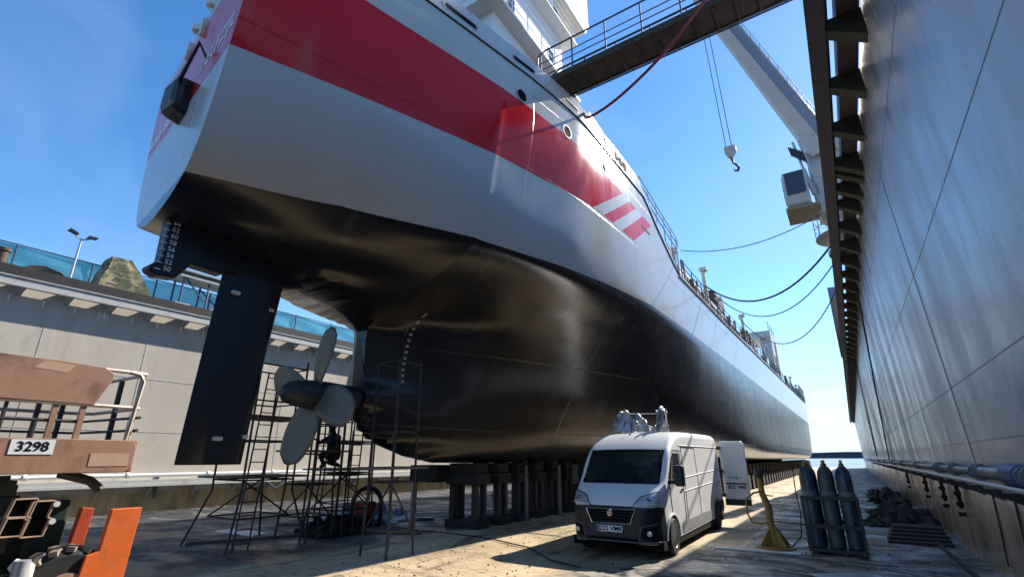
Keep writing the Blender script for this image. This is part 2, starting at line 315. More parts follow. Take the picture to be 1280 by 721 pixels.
# ------------------------------------------------------------------ mesh helpers
class MB:
    def __init__(s): s.v = []; s.f = []; s.mi = []
    def add(s, vs, fs, mi=0):
        o = len(s.v); s.v += [Vector(v) for v in vs]
        s.f += [tuple(i + o for i in f) for f in fs]; s.mi += [mi] * len(fs)
        return s
    def box(s, lo, hi, mi=0, rz=0):
        x0, y0, z0 = lo; x1, y1, z1 = hi
        vs = [Vector(p) for p in ((x0,y0,z0),(x1,y0,z0),(x1,y1,z0),(x0,y1,z0),(x0,y0,z1),(x1,y0,z1),(x1,y1,z1),(x0,y1,z1))]
        if rz:
            c = Vector(((x0+x1)/2, (y0+y1)/2, 0)); R = Matrix.Rotation(rz, 3, 'Z')
            vs = [R @ (v - c) + c for v in vs]
        return s.add(vs, [(0,3,2,1),(4,5,6,7),(0,1,5,4),(1,2,6,5),(2,3,7,6),(3,0,4,7)], mi)
    def beam(s, p, q, w, h=None, mi=0, up=(0, 0, 1)):
        h = h or w; p = Vector(p); q = Vector(q); d = (q - p).normalized(); u = Vector(up)
        if abs(d.dot(u)) > .98: u = Vector((0, 1, 0))
        a = d.cross(u).normalized(); u = a.cross(d)
        vs = []
        for c in (p, q):
            for sx, sz in ((-1,-1),(1,-1),(1,1),(-1,1)): vs.append(c + a * sx * w / 2 + u * sz * h / 2)
        return s.add(vs, [(3,2,1,0),(4,5,6,7),(0,1,5,4),(1,2,6,5),(2,3,7,6),(3,0,4,7)], mi)
    def tube(s, pts, r, n=8, mi=0, cap=True):
        pts = [Vector(p) for p in pts]; rs = r if isinstance(r, (list, tuple)) else [r] * len(pts)
        vs = []; prev = None
        for i, p in enumerate(pts):
            d = (pts[min(i+1, len(pts)-1)] - pts[max(i-1, 0)])
            d = d.normalized() if d.length else Vector((0,0,1))
            if prev is None:
                u = Vector((0,0,1)) if abs(d.z) < .9 else Vector((1,0,0))
            else: u = prev
            a = d.cross(u).normalized(); u = a.cross(d).normalized(); prev = u
            for k in range(n):
                t = 2 * PI * k / n; vs.append(p + (a * math.cos(t) + u * math.sin(t)) * rs[i])
        fs = []
        for i in range(len(pts) - 1):
            for k in range(n):
                k2 = (k + 1) % n
                fs.append((i*n+k, i*n+k2, (i+1)*n+k2, (i+1)*n+k))
        if cap: fs += [tuple(range(n))[::-1], tuple((len(pts)-1)*n + k for k in range(n))]
        return s.add(vs, fs, mi)
    def lathe(s, prof, c, axis='Z', n=20, mi=0):
        vs = []; c = Vector(c)
        for r, h in prof:
            for k in range(n):
                t = 2 * PI * k / n; a, b_ = r * math.cos(t), r * math.sin(t)
                vs.append(c + (Vector((a, b_, h)) if axis == 'Z' else Vector((a, h, b_)) if axis == 'Y' else Vector((h, a, b_))))
        fs = [(i*n+k, i*n+(k+1)%n, (i+1)*n+(k+1)%n, (i+1)*n+k) for i in range(len(prof)-1) for k in range(n)]
        fs += [tuple(range(n))[::-1], tuple((len(prof)-1)*n + k for k in range(n))]
        return s.add(vs, fs, mi)
    def prism(s, outline, a, b_, axis='X', mi=0):
        n = len(outline); mk = {'X': lambda u, v, w: (w, u, v), 'Y': lambda u, v, w: (u, w, v), 'Z': lambda u, v, w: (u, v, w)}[axis]
        vs = [mk(u, v, a) for u, v in outline] + [mk(u, v, b_) for u, v in outline]
        fs = [tuple(range(n))[::-1], tuple(range(n, 2*n))] + [(i, (i+1)%n, n+(i+1)%n, n+i) for i in range(n)]
        return s.add(vs, fs, mi)
    def grid(s, P, mi=0, closed=False):
        r = len(P); c = len(P[0]); vs = [p for row in P for p in row]
        fs = [(i*c+j, i*c+j+1, (i+1)*c+j+1, (i+1)*c+j) for i in range(r-1) for j in range(c-1)]
        return s.add(vs, fs, mi)
    def build(s, name, mats, parent=None, smooth=False, bevel=0, world=True, thick=0, weld=0, sharp=40):
        me = bpy.data.meshes.new(name)
        off = parent_origin(parent) if (parent is not None and world) else Vector((0, 0, 0))
        vs = [v - off for v in s.v]
        base = Vector((0, 0, 0))
        if parent is None and world and vs:
            xs = [v.x for v in vs]; ys = [v.y for v in vs]; zs = [v.z for v in vs]
            base = Vector(((min(xs)+max(xs))/2, (min(ys)+max(ys))/2, min(zs)))
            vs = [v - base for v in vs]
        me.from_pydata([tuple(v) for v in vs], [], s.f)
        ms = mats if isinstance(mats, (list, tuple)) else [mats]
        for m in ms: me.materials.append(m if not isinstance(m, str) else MT[m])
        if len(ms) > 1: me.polygons.foreach_set('material_index', s.mi)
        bm = bmesh.new(); bm.from_mesh(me)
        if weld: bmesh.ops.remove_doubles(bm, verts=bm.verts, dist=weld)
        bmesh.ops.recalc_face_normals(bm, faces=bm.faces)
        bm.to_mesh(me); bm.free()
        if smooth:
            me.polygons.foreach_set('use_smooth', [True] * len(me.polygons))
            me.set_sharp_from_angle(angle=math.radians(sharp))
        me.update()
        o = bpy.data.objects.new(name, me); COL.objects.link(o)
        o.location = base
        if parent is not None: o.parent = parent
        if bevel:
            bv = o.modifiers.new('bevel', 'BEVEL'); bv.width = bevel; bv.segments = 2; bv.limit_method = 'ANGLE'
        if thick:
            sd = o.modifiers.new('thick', 'SOLIDIFY'); sd.thickness = thick; sd.offset = -1
        return o
def parent_origin(p):
    v = Vector(p.location)
    while p.parent is not None:
        p = p.parent; v = v + Vector(p.location)
    return v
def tag(o, label, cat, group=None, kind=None):
    o['label'] = label
    if cat: o['category'] = cat
    if group: o['group'] = group
    if kind: o['kind'] = kind
    return o
def empty(name, loc, label, cat, group=None, rz=0):
    o = bpy.data.objects.new(name, None); COL.objects.link(o); o.location = loc; o.rotation_euler = (0, 0, rz)
    o.empty_display_size = .2
    return tag(o, label, cat, group)
def structure(o):
    o['kind'] = 'structure'; return o
def copy_tree(o, parent=None):
    c = o.copy(); COL.objects.link(c)
    if parent is not None: c.parent = parent
    for ch in list(o.children): copy_tree(ch, c)
    return c
def sag(p, q, drop, n=24):
    p = Vector(p); q = Vector(q)
    return [p.lerp(q, i/n) - Vector((0, 0, drop * 4 * (i/n) * (1 - i/n))) for i in range(n + 1)]
def text_mb(s, size, origin, xdir, up, ext=.003, proj=None, bold=0.0, shear=0.0):
    """the lettering of one text as a mesh builder, optionally laid onto a surface by proj(point)"""
    cu = bpy.data.curves.new('t', 'FONT'); cu.body = s; cu.size = size; cu.offset = bold; cu.shear = shear
    cu.align_x = 'CENTER'; cu.align_y = 'CENTER'; cu.extrude = 0.0; cu.resolution_u = 3
    ob = bpy.data.objects.new('t', cu); COL.objects.link(ob)
    dg = bpy.context.evaluated_depsgraph_get(); dg.update()
    me = bpy.data.meshes.new_from_object(ob.evaluated_get(dg))
    xd = Vector(xdir).normalized(); ud = Vector(up).normalized(); nd = xd.cross(ud)
    mb = MB(); vs = []
    for v in me.vertices:
        p = Vector(origin) + xd * v.co.x + ud * v.co.y
        if proj: p = proj(p)
        else: p = p + nd * ext
        vs.append(p)
    mb.add(vs, [tuple(f.vertices) for f in me.polygons])
    bpy.data.objects.remove(ob); bpy.data.curves.remove(cu); bpy.data.meshes.remove(me)
    return mb
def bvh_of(o):
    me = o.data
    return BVHTree.FromPolygons([v.co.copy() for v in me.vertices], [tuple(p.vertices) for p in me.polygons])
def cast(bvh, p, d, eps):
    loc, nor, i, dist = bvh.ray_cast(Vector(p), Vector(d).normalized())
    if loc is None: return None
    if nor.dot(Vector(d)) > 0: nor = -nor
    return loc + nor * eps
def patch(bvh, quad, d, eps, n=8, m=8):
    """a four-cornered patch laid onto a surface: quad corners (start points of rays) bilinear"""
    a, b, c, e = [Vector(q) for q in quad]; rows = []
    for i in range(n + 1):
        row = []
        for j in range(m + 1):
            u = i / n; w = j / m
            p = a.lerp(b, u).lerp(e.lerp(c, u), w)
            h = cast(bvh, p, d, eps)
            row.append(h if h is not None else (rows[-1][j] if rows else (row[-1] if row else p)))
        rows.append(row)
    return MB().grid(rows)

# ================================================================== SETTING
mb = MB()
nx, ny = 30, 80
mb.box((-23.6, -25, -3.4), (2.6, 135, 0))
structure(tag(mb.build('dock_deck', 'deck'), 'dusty stained steel deck of the floating dock', None))
mb = MB(); mb.add([(-20000, -20000, -2.6), (20000, -20000, -2.6), (20000, 30000, -2.6), (-20000, 30000, -2.6)], [(0, 1, 2, 3)])
structure(tag(mb.build('water', 'water'), 'calm sea beyond the end of the dock', None))
mb = MB(); pts = []
random.seed(3)
for i in range(61):
    x = -3500 + i * 120; pts.append((x, 52 + 5 * math.sin(i * .7) + random.uniform(-2, 2)))
mb.prism([(pts[0][0], -3)] + pts + [(pts[-1][0], -3)], 6000, 7500, 'Y')
structure(tag(mb.build('far_shore', 'shore'), 'low dark wooded shore across the water', None))

# ------------------------------------------------------------------ right dock wall
def wall_panel_right():
    mb = MB(); prof = [(1.80, 0.0), (1.80, 1.35), (1.76, 1.7), (1.47, 9.3), (1.9, 9.3), (9.0, 9.3), (9.0, 0.0)]
    mb.prism(prof, -14, 132, 'Y'); return mb
RW = empty('dock_wall', (1.8, 59, 0), 'tall grey steel side wall of the dock, close on the right', 'dock wall', rz=0)
wall_panel_right().build('wall_panel', 'wallR', RW)
def xr(z): return 1.76 - (z - 1.7) * (.29 / 7.6) if z > 1.7 else 1.80
mb = MB()
for z in (2.2, 3.14, 5.34, 7.64):
    mb.box((xr(z) - .004, -14, z), (xr(z) + .05, 132, z + .012))
for y in (-9.2, 1.4, 12.0, 22.6, 33.2, 43.8, 54.4, 65, 75.6, 86.2, 96.8, 107.4, 118):
    mb.beam((xr(1.75) - .002, y, 1.75), (xr(9.2) - .002, y, 9.2), .018, .014, up=(1, 0, 0))
mb.build('weld_seam', M('weld_seam', (0.24, 0.26, 0.29), .5), RW)
mb = MB(); mb.box((.72, -14, 9.0), (.90, 132, 9.42)); mb.box((.70, -14, 9.42), (1.0, 132, 9.46)); mb.box((.62, -14, 9.0), (.718, 132, 9.04))
mb.build('outer_beam', 'beam', RW)
mb = MB(); mb.box((1.10, -14, 9.25), (1.44, 132, 9.60)); mb.build('inner_beam', 'beam', RW)
# triangular brackets carrying the edge beam (every one a part)
def bracket(mb, y, x_out, x_in, z_out, z_in, zt, w=.30):
    o = [(x_out, zt), (x_out, z_out), (x_in, z_in), (x_in, zt)]
    mb.prism(o, y - w * .5, y + w * .5, 'Y'); return mb
b0 = None
ys = [y for y in np.arange(-8, 14.2, 1.68)] + [14.32, 15.35, 16.45] + list(np.arange(18.2, 128, 1.78))
for y in ys[:90]:
    if b0 is None:
        b0 = bracket(MB(), y, .905, 1.46, 9.02, 8.66, 9.24, .26).build('bracket', 'olive', RW, bevel=.01); y0 = y
    else:
        c = b0.copy(); COL.objects.link(c); c.location = b0.location + Vector((0, y - y0, 0))
# small tread lugs welded under the walkway
mb = MB()
for i, y in enumerate(np.arange(6, 60, 1.7)):
    z = 8.35; mb.beam((xr(z) - .01, y + .3, z), (xr(z) - .01, y + .35, z + .22), .02, .02)
mb.build('lug', 'lgrey', RW)
# service pipes along the wall
mb = MB(); mb.tube([(1.66, 3, 1.74), (1.66, 11.2, 1.74)], .085, 14); mb.tube([(1.66, 11.2, 1.74), (1.66, 15.9, 1.74)], .06, 14)
mb.tube([(1.66, 15.9, 1.74), (1.66, 131, 1.74)], .055, 10)
mb.build('service_pipe', 'pipe', RW, smooth=True)
mb = MB(); mb.tube([(1.55, 3, 1.585), (1.55, 131, 1.585)], .034, 10)
mb.build('thin_pipe', 'galv', RW, smooth=True)
mb = MB()
for y in (8.2, 8.45, 11.1, 11.4, 13.7, 15.6, 16.0, 21, 27, 33, 41, 50, 60, 72, 86): mb.lathe([(.12, -.025), (.125, 0), (.12, .025)], (1.66, y, 1.74), 'Y', 16)
mb.build('flange', 'pipe', RW, smooth=True)
mb = MB(); mb.lathe([(.05, -.35), (.13, -.3), (.15, -.1), (.15, .25), (.09, .32)], (1.66, 8.9, 1.74), 'Y', 18)
mb.build('valve_body', M('valve_blue', (0.04, .07, .16), .5), RW, smooth=True)
mb = MB()
for y in (9.6, 10.8, 12.2, 13.8, 15.2, 17, 19, 21.5, 24, 27, 30, 34, 38, 43, 48, 54, 60, 68):
    mb.prism([(1.80, 1.5), (1.53, 1.5), (1.53, 1.47), (1.80, 1.34)], y, y + .07, 'Y')
mb.build('pipe_bracket', 'dark', RW)
mb = MB(); random.seed(11)
for y in (14.6, 16.9, 20.6, 27):
    mb.box((1.68, y, .95), (1.75, y + .10, 1.46), 0)
    for k in range(3):
        zz = .8 + k * .2; mb.box((1.64, y - .05, zz), (1.76, y + .06, zz + .08))
mb.build('hanging_anode', 'debris', RW)
mb = MB()
for y in (9.4, 10.2, 11.6): mb.tube([(1.79, y, 1.4), (1.785, y + .1, .9), (1.79, y + .35, .3)], .012, 6)
mb.build('cable_clip', 'dark', RW)

# wall ladder far along, and a long black cable hanging down the wall
lad = empty('wall_ladder', (1.62, 49, 2), 'thin dark ladder line running down the right dock wall far ahead', 'ladder')
mb = MB(); mb.tube([(1.40, 45.4, 8.9), (1.72, 55, 2.08)], .03, 6); mb.tube([(1.40, 46.0, 8.9), (1.72, 55.6, 2.08)], .03, 6)
for i in range(24):
    u = i / 23; mb.tube([(1.40 + .32 * u, 45.4 + 9.6 * u, 8.9 - 6.8 * u), (1.40 + .32 * u, 46.0 + 9.6 * u, 8.9 - 6.8 * u)], .02, 5)
mb.build('rail', 'rope', lad)
mb = MB(); pts = []
for i in range(31):
    u = i / 30; z = 9.0 - 7.3 * u; pts.append((xr(z) - .09 - .05 * math.sin(PI * u), 25.0 + 11.5 * u ** 1.25, z))
mb.tube(pts, .035, 7); tag(mb.build('hanging_cable', 'rope', smooth=True), 'long black cable hanging down the right dock wall', 'cable')
# dark-blue guard post beam standing past the edge beam
# ------------------------------------------------------------------ left dock wall
LW = empty('dock_wall', (-23, 15, 0), 'sunlit beige side wall of the dock on the far left', 'dock wall')
mb = MB(); mb.prism([(-23, 0), (-23, 7.9), (-25.8, 7.9), (-25.8, 0)], -16, 132, 'Y'); mb.build('wall_panel', 'wallL', LW)
mb = MB(); mb.box((-22.70, -16, 7.42), (-22.50, 60, 7.70)); mb.box((-22.72, -16, 7.704), (-22.46, 60, 7.74))
mb.build('outer_beam', 'lgrey', LW)
mb = MB(); mb.box((-22.62, -16, 7.744), (-22.54, 60, 8.10)); mb.build('toe_plate', 'dark', LW)
b0 = None
for y in np.arange(-6.2, 46, 1.31):
    if b0 is None:
        b0 = bracket(MB(), y, -22.51, -22.995, 7.40, 7.20, 7.68, .16).build('bracket', 'grey', LW); y0 = y
    else:
        c = b0.copy(); COL.objects.link(c); c.location = b0.location + Vector((0, y - y0, 0))
mb = MB()
for y in np.arange(-4, 30, .9): mb.beam((-22.97, y, 6.95), (-22.97, y, 7.2), .05, .04)
mb.build('lug', 'white', LW)
text_mb('50', .36, (-22.99, 6.75, 7.0), (0, 1, 0), (0, 0, 1), .004, bold=.012).build('depth_number', 'letter', LW)
mb = MB(); mb.box((-23.0, -16, 1.02), (-22.62, 60, 1.17)); mb.box((-22.64, -16, .93), (-22.60, 60, 1.02)); mb.build('belting', 'lgrey', LW)
mb = MB(); mb.tube([(-22.74, -16, 1.33), (-22.74, 60, 1.33)], .07, 10)
for y in np.arange(0, 40, 2.9): mb.lathe([(.11, -.05), (.11, .05)], (-22.74, y, 1.33), 'Y', 12)
mb.build('wall_pipe', 'white', LW, smooth=True)
mb = MB()
for y in np.arange(-2, 40, 1.65): mb.prism([(-23, 1.01), (-22.66, 1.01), (-22.70, .93), (-23, .55)], y, y + .07, 'Y')
mb.build('belting_knee', 'grey', LW)
mb = MB(); mb.box((-23.0, 9.8, .45), (-22.9, 9.86, 1.3)); mb.tube([(-22.8, 14.2, 1.0), (-22.3, 14.5, .62), (-22.2, 14.9, .9), (-22.6, 15.2, 1.1)], .06, 8)
mb.build('drain_pipe', 'pipe', LW, smooth=True)
mb = MB()
for z in (2.9, 4.9): mb.box((-22.99, -16, z), (-23.05, 60, z + .02))
for y in (-1, 5.2, 8.4, 14.6, 20.8): mb.box((-22.992, y, .2), (-23.05, y + .02, 7.2))
mb.build('weld_seam', 'lgrey', LW)

# fence of blue netting along the top of the left wall
FE = empty('netting_fence', (-23.4, 15, 7.9), 'translucent blue netting fence along the top of the left dock wall', 'fence')
rows = []
for k in range(7):
    rows.append([(-24.95 + .03 * math.sin(y * 2.1 + k), y, 8.62 + k * .15 + (.03 * math.sin(y * 1.3) if k == 6 else 0)) for y in np.arange(-6, 50, .35)])
mb = MB().grid(rows); mb.build('net', 'net', FE)
p0 = None
for y in np.arange(-5.2, 49, 2.35):
    if p0 is None:
        mb = MB(); mb.tube([(-24.9, y, 7.905), (-24.9, y, 9.56)], .035, 7); p0 = mb.build('post', 'gblue', FE); y0 = y
    else:
        c = p0.copy(); COL.objects.link(c); c.location = p0.location + Vector((0, y - y0, 0))
mb = MB()
for z in (8.58, 9.53): mb.tube([(-24.9, -6, z), (-24.9, 50, z)], .024, 6)
mb.build('rail', 'gblue', FE)

LP = empty('street_lamp', (-23.5, 5.6, 7.9), 'slim galvanised lamp post with two lamp heads above the blue netting', 'lamp post')
mb = MB(); mb.tube([(-23.5, 5.6, 7.905), (-23.5, 5.6, 9.95)], [.05, .035], 10); mb.build('pole', 'galv', LP, smooth=True)
mb = MB(); mb.tube([(-23.5, 5.36, 10.06), (-23.5, 5.5, 9.95), (-23.5, 5.6, 9.93), (-23.5, 5.7, 9.95), (-23.5, 5.84, 10.03)], .025, 7); mb.build('arm', 'galv', LP, smooth=True)
for yy, z, a in ((5.30, 10.10, .3), (5.90, 10.06, -.15)):
    mb = MB(); mb.prism([(yy - .16, z + a * .16), (yy + .16, z - a * .16), (yy + .15, z - a * .15 + .06), (yy - .12, z + a * .12 + .09)], -23.62, -23.38, 'X'); mb.build('lamp_head', 'dark', LP)

# tarpaulin covered load on the wall
random.seed(5); rings = []
def trap(v):   # left and right Y, front and back X of the covered load at height fraction v
    return 6.25 + .42 * v, 8.35 - 1.0 * v, -23.1 - .28 * v, -24.4 + .25 * v
for k in range(9):
    v = k / 8; ya, yb_, xf, xb_ = trap(v); ring = []
    z = 7.91 + 1.68 * v
    cs = [(xf, ya), (xf, yb_), (xb_, yb_), (xb_, ya)]
    for c_ in range(4):
        a, b_ = cs[c_], cs[(c_ + 1) % 4]
        for q in range(7):
            u = q / 7; n_ = random.uniform(-.025, .025) + .03 * math.sin(9 * u + 3 * v)
            ring.append((a[0] + (b_[0] - a[0]) * u + n_, a[1] + (b_[1] - a[1]) * u + n_, z + random.uniform(-.03, .03) * (0 < k)))
    ring.append(ring[0]); rings.append(ring)
top = [(-23.75, 7.0, 9.62)] * len(rings[0]); rings.append(top)
mb = MB().grid(rings); tag(mb.build('covered_load', 'camo', smooth=True, weld=.001, sharp=40), 'load under an olive camouflage tarpaulin on the left wall', 'tarpaulin')
mb = MB(); mb.lathe([(.16, 0), (.16, .75), (.21, .77), (.21, .86), (.12, .9)], (-23.25, 3.62, 7.91), 'Z', 16)
tag(mb.build('bollard', 'rust', smooth=True), 'stubby rusty bollard at the left end of the wall top', 'bollard')
mb = MB()
for k in range(3):
    mb.tube([(-23.0 + .05 * k, 4.05 + .1 * k, 8.06), (-23.05, 4.4, 8.32 - .05 * k), (-23.1, 4.75, 8.42 - .06 * k), (-23.05, 5.2, 8.3 - .08 * k), (-23.0, 5.5, 8.06)], .05, 8)
tag(mb.build('hose_heap', 'rubber', smooth=True), 'heap of black hose lying on the wall top behind the lamp', 'hose')
mb = MB(); mb.box((-23.3, 9.0, 7.91), (-22.9, 9.6, 8.22)); tag(mb.build('crate', 'white', bevel=.02), 'small white box on the left wall before the stair tower', 'box')

ST = empty('stair_tower', (-24.3, 10.7, 7.9), 'blue scaffold stair tower standing on the left dock wall', 'scaffold')
for x in (-24.6, -23.75):
    for y in (9.5, 10.6, 12.2): MB().tube([(x, y, 7.905), (x, y, 9.9)], .045, 7).build('post', 'gblue', ST)
mb = MB(); mb.box((-24.75, 9.3, 9.62), (-23.6, 12.4, 9.72)); mb.box((-24.75, 9.3, 9.9), (-23.6, 12.4, 9.96)); mb.build('platform', 'grey', ST)
mb = MB(); mb.beam((-23.75, 9.6, 9.6), (-23.75, 10.5, 8.7), .06); mb.beam((-23.75, 10.6, 8.3), (-23.75, 12.2, 9.5), .05); mb.beam((-24.6, 10.6, 9.5), (-24.6, 12.2, 8.3), .05)
mb.beam((-23.75, 10.6, 8.9), (-23.75, 12.2, 9.1), .03)
mb.build('brace', 'gblue', ST)
mb = MB()
mb.beam((-24.6, 10.3, 8.0), (-24.6, 12.4, 9.4), .08, .2); mb.beam((-23.9, 10.3, 8.0), (-23.9, 12.4, 9.4), .08, .2)
for k in range(8):
    u = k / 7; mb.box((-24.6, 10.4 + 2 * u, 8.05 + 1.3 * u), (-23.9, 10.6 + 2 * u, 8.08 + 1.3 * u))
mb.build('stair', 'galv', ST)

# ================================================================== SHIP
XC = -10.0
def pchip(xs, ys, x):
    xs = np.asarray(xs, float); ys = np.asarray(ys, float); n = len(xs)
    x = np.clip(x, xs[0], xs[-1])
    if n == 2: return np.interp(x, xs, ys)
    h = np.diff(xs); d = np.diff(ys) / h; m = np.zeros(n)
    for i in range(1, n - 1):
        if d[i-1] * d[i] > 0:
            w1 = 2*h[i] + h[i-1]; w2 = h[i] + 2*h[i-1]; m[i] = (w1 + w2) / (w1/d[i-1] + w2/d[i])
    m[0] = d[0]; m[-1] = d[-1]
    i = np.clip(np.searchsorted(xs, x) - 1, 0, n - 2); t = (x - xs[i]) / h[i]
    return ((1+2*t)*(1-t)**2*ys[i] + t*(1-t)**2*h[i]*m[i] + t*t*(3-2*t)*ys[i+1] + t*t*(t-1)*h[i]*m[i+1])
ZK = [(3.0, 6.15), (4.2, 6.0), (5.0, 5.82), (6.5, 5.56), (7.4, 5.45), (7.9, 5.25), (8.2, 5.0)]
ZKB = [(8.25, 2.95), (8.6, 2.55), (9.1, 2.26), (10.0, 2.0), (11.2, 1.82), (13, 1.8), (104, 1.8), (108, 2.4), (111, 5), (113.5, 9.5)]
TA = [(3.0, [(6.15, 0), (6.19, .6), (6.3, 1.15), (6.48, 1.6), (7.2, 2.2), (8.4, 2.6), (9.5, 2.9), (10.5, 3.05), (12.4, 3.2)]),
      (5.0, [(5.82, 0), (5.86, .7), (6.15, 1.45), (6.55, 2.0), (7.5, 2.85), (8.5, 3.25), (10.5, 3.55), (11.5, 3.62), (12.4, 3.62)]),
      (8.2, [(5.0, 0), (5.04, .2), (5.3, .7), (5.6, 1.5), (6.0, 2.5), (6.65, 3.65), (8.7, 4.2), (10.5, 4.42), (11.5, 4.38), (12.4, 4.27)])]
TB = [(8.25, [(2.95, 0), (3.0, .2), (3.35, .42), (3.8, .26), (4.8, .22), (5.04, .26), (5.3, .7), (5.6, 1.5), (6.0, 2.5), (6.65, 3.65), (8.7, 4.2), (10.5, 4.42), (11.5, 4.38), (12.4, 4.27)]),
      (9.5, [(2.15, 0), (2.2, .2), (2.8, .42), (3.3, .5), (4.0, .38), (5.0, .55), (5.5, .9), (5.8, 1.8), (6.2, 2.95), (6.7, 3.95), (8.7, 4.4), (10.5, 4.65), (11.5, 4.64), (12.4, 4.54)]),
      (12.0, [(1.8, 0), (1.82, .2), (2.2, .55), (3.3, .95), (4.5, 1.4), (5.3, 2.15), (6.0, 3.25), (6.8, 4.45), (9, 4.82), (10.5, 4.95), (11.5, 4.93), (12.4, 4.86)]),
      (17.0, [(1.8, 0), (1.82, .8), (2.2, 1.6), (3.3, 2.4), (4.5, 3.1), (5.5, 3.75), (6.0, 4.15), (6.5, 4.55), (7, 4.88), (9, 5.0), (12.4, 4.93)]),
      (24.0, [(1.8, 0), (1.82, 2.2), (2.2, 3.1), (3.3, 4.1), (4.5, 4.6), (6, 4.9), (7, 5.0), (12.4, 5.0)]),
      (34.0, [(1.8, 0), (1.82, 3.6), (2.2, 4.35), (2.8, 4.8), (3.5, 4.96), (5, 5.0), (12.4, 5.0)]),
      (45.0, [(1.8, 0), (1.82, 4.0), (2.05, 4.6), (2.5, 4.92), (3, 5.0), (5, 5.0), (12.4, 5.0)]),
      (88.0, [(1.8, 0), (1.82, 4.0), (2.05, 4.6), (2.5, 4.92), (3, 5.0), (5, 5.0), (12.4, 5.0)]),
      (97.0, [(1.8, 0), (1.82, 2.8), (2.5, 4.0), (4, 4.6), (7, 4.8), (10, 4.95), (12.4, 4.98)]),
      (105.0, [(1.8, 0), (1.82, .8), (2.5, 1.8), (4, 2.6), (7, 3.1), (10, 4.0), (12.4, 4.4)]),
      (110.0, [(4, 0), (4.1, .3), (7, .8), (10, 2.1), (12.4, 2.9)]),
      (113.5, [(9.5, 0), (10, .15), (12.4, .5)])]
def ztop(y): return float(np.interp(y, [3, 4.6, 6.0, 16.6, 18.2, 21.2, 30, 41, 96, 98.5, 113.5], [10.8, 10.8, 12.2, 12.2, 11.2, 9.6, 9.55, 9.8, 10.3, 12.2, 12.9]))
def half(y, z):
    if y <= 8.22:
        zk = float(np.interp(y, [a for a, _ in ZK], [b for _, b in ZK])); T = TA
    else:
        zk = float(np.interp(y, [a for a, _ in ZKB], [b for _, b in ZKB])); T = TB
    if z <= zk + 1e-4: return 0.0, zk
    vals = []
    for Y, tb in T:
        zs = [q[0] for q in tb]; bs = [q[1] for q in tb]
        # keep each station's foot on the local keel line
        z_ = z if z > zs[0] else zs[0] + min(.04, z - zk)
        vals.append(float(pchip(zs, bs, z_)))
    return max(0.0, float(pchip([Y for Y, _ in T], vals, y))), zk
zl = list(np.arange(1.8, 2.0, .02)) + list(np.arange(2.0, 3.2, .1)) + list(np.arange(3.2, 5.0, .15)) + list(np.arange(5.0, 7.0, .08)) + list(np.arange(7.0, 12.41, .18)) + [12.4]
yl = list(np.arange(3.0, 8.2, .2)) + [8.2, 8.25, 8.4, 8.6, 8.9] + list(np.arange(9.2, 24, .4)) + list(np.arange(24, 50, 1.5)) + list(np.arange(50, 88, 4)) + list(np.arange(88, 113.6, 1.25)) + [113.5]
def ytr(x, y):  # the transom lies slightly askew in plan
    k = max(0.0, 1 - (y - 3.0) / 5.0); return y + k * .17 * (-8.3 - x)
SHIP = empty('cargo_ship', (XC, 12, 1.8), 'cargo ship in dry dock, stern towards us, grey over black with a red band', 'ship')
star, port = [], []
for y in yl:
    rs, rp = [], []
    for z in zl:
        zz = min(z, ztop(y)); b_, zk = half(y, zz); zz = max(zz, zk)
        rs.append((XC + b_, ytr(XC + b_, y), zz)); rp.append((XC - b_, ytr(XC - b_, y), zz))
    star.append(rs); port.append(rp)
mb = MB(); mb.grid(star); mb.grid(port)
tr = [[star[0][j], (XC, ytr(XC, 3.0), star[0][j][2]), port[0][j]] for j in range(len(zl))]
mb.grid(tr)
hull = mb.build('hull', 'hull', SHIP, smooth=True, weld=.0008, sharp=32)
HB = BVHTree.FromPolygons([v.co + parent_origin(SHIP) for v in hull.data.vertices], [tuple(p.vertices) for p in hull.data.polygons])
def on_side(p, eps=.004):
    h = cast(HB, (5, p[1], p[2]), (-1, 0, 0), eps)
    return h if h is not None else Vector(p)
def on_stern(p, eps=.004):
    h = cast(HB, (p[0], -3, p[2]), (0, 1, 0), eps)
    return h if h is not None else Vector(p)
# decks
mb = MB()
rows = [[(XC - half(y, 11.4)[0] + .03, y, 11.45), (XC + half(y, 11.4)[0] - .03, y, 11.45)] for y in np.arange(6.0, 18.1, .5)]
mb.grid(rows)
mb.grid([[(XC - half(y, 10)[0] + .03, ytr(XC - 3, y) + .1, 10.0), (XC + half(y, 10)[0] - .03, ytr(XC + 3, y) + .1, 10.0)] for y in np.arange(3.2, 6.1, .4)])
rows = [[(XC - half(y, 9)[0] + .03, y, 9.2), (XC + half(y, 9)[0] - .03, y, 9.2)] for y in np.arange(18.0, 112, 2)]
mb.grid(rows)
mb.add([(XC - 4.9, 18.1, 9.2), (XC + 4.85, 18.1, 9.2), (XC + 4.8, 18.1, 11.45), (XC - 4.8, 18.1, 11.45)], [(0, 1, 2, 3)])
mb.build('deck', M('ship_deck', (0.2, 0.1, 0.07), .7), SHIP)
# rubbing bar at deck level (dark line along the grey)
mb = MB(); pts = []
for y in np.arange(5.4, 17.2, .4): pts.append(on_side((0, y, 11.5), .015))
for y, z in ((17.6, 11.2), (18.4, 10.7), (19.4, 10.2), (20.4, 9.75), (21.2, 9.5)): pts.append(on_side((0, y, z), .015))
mb.tube(pts, .028, 6); mb.build('rubbing_bar', 'black', SHIP)
mb = MB()
mb.tube([on_side((0, y, 9.45 if y < 30 else 9.45 + (y - 30) * .013), .03) for y in np.arange(21, 96, 3)], .05, 6)
mb.build('sheer_strake', 'lgrey', SHIP)
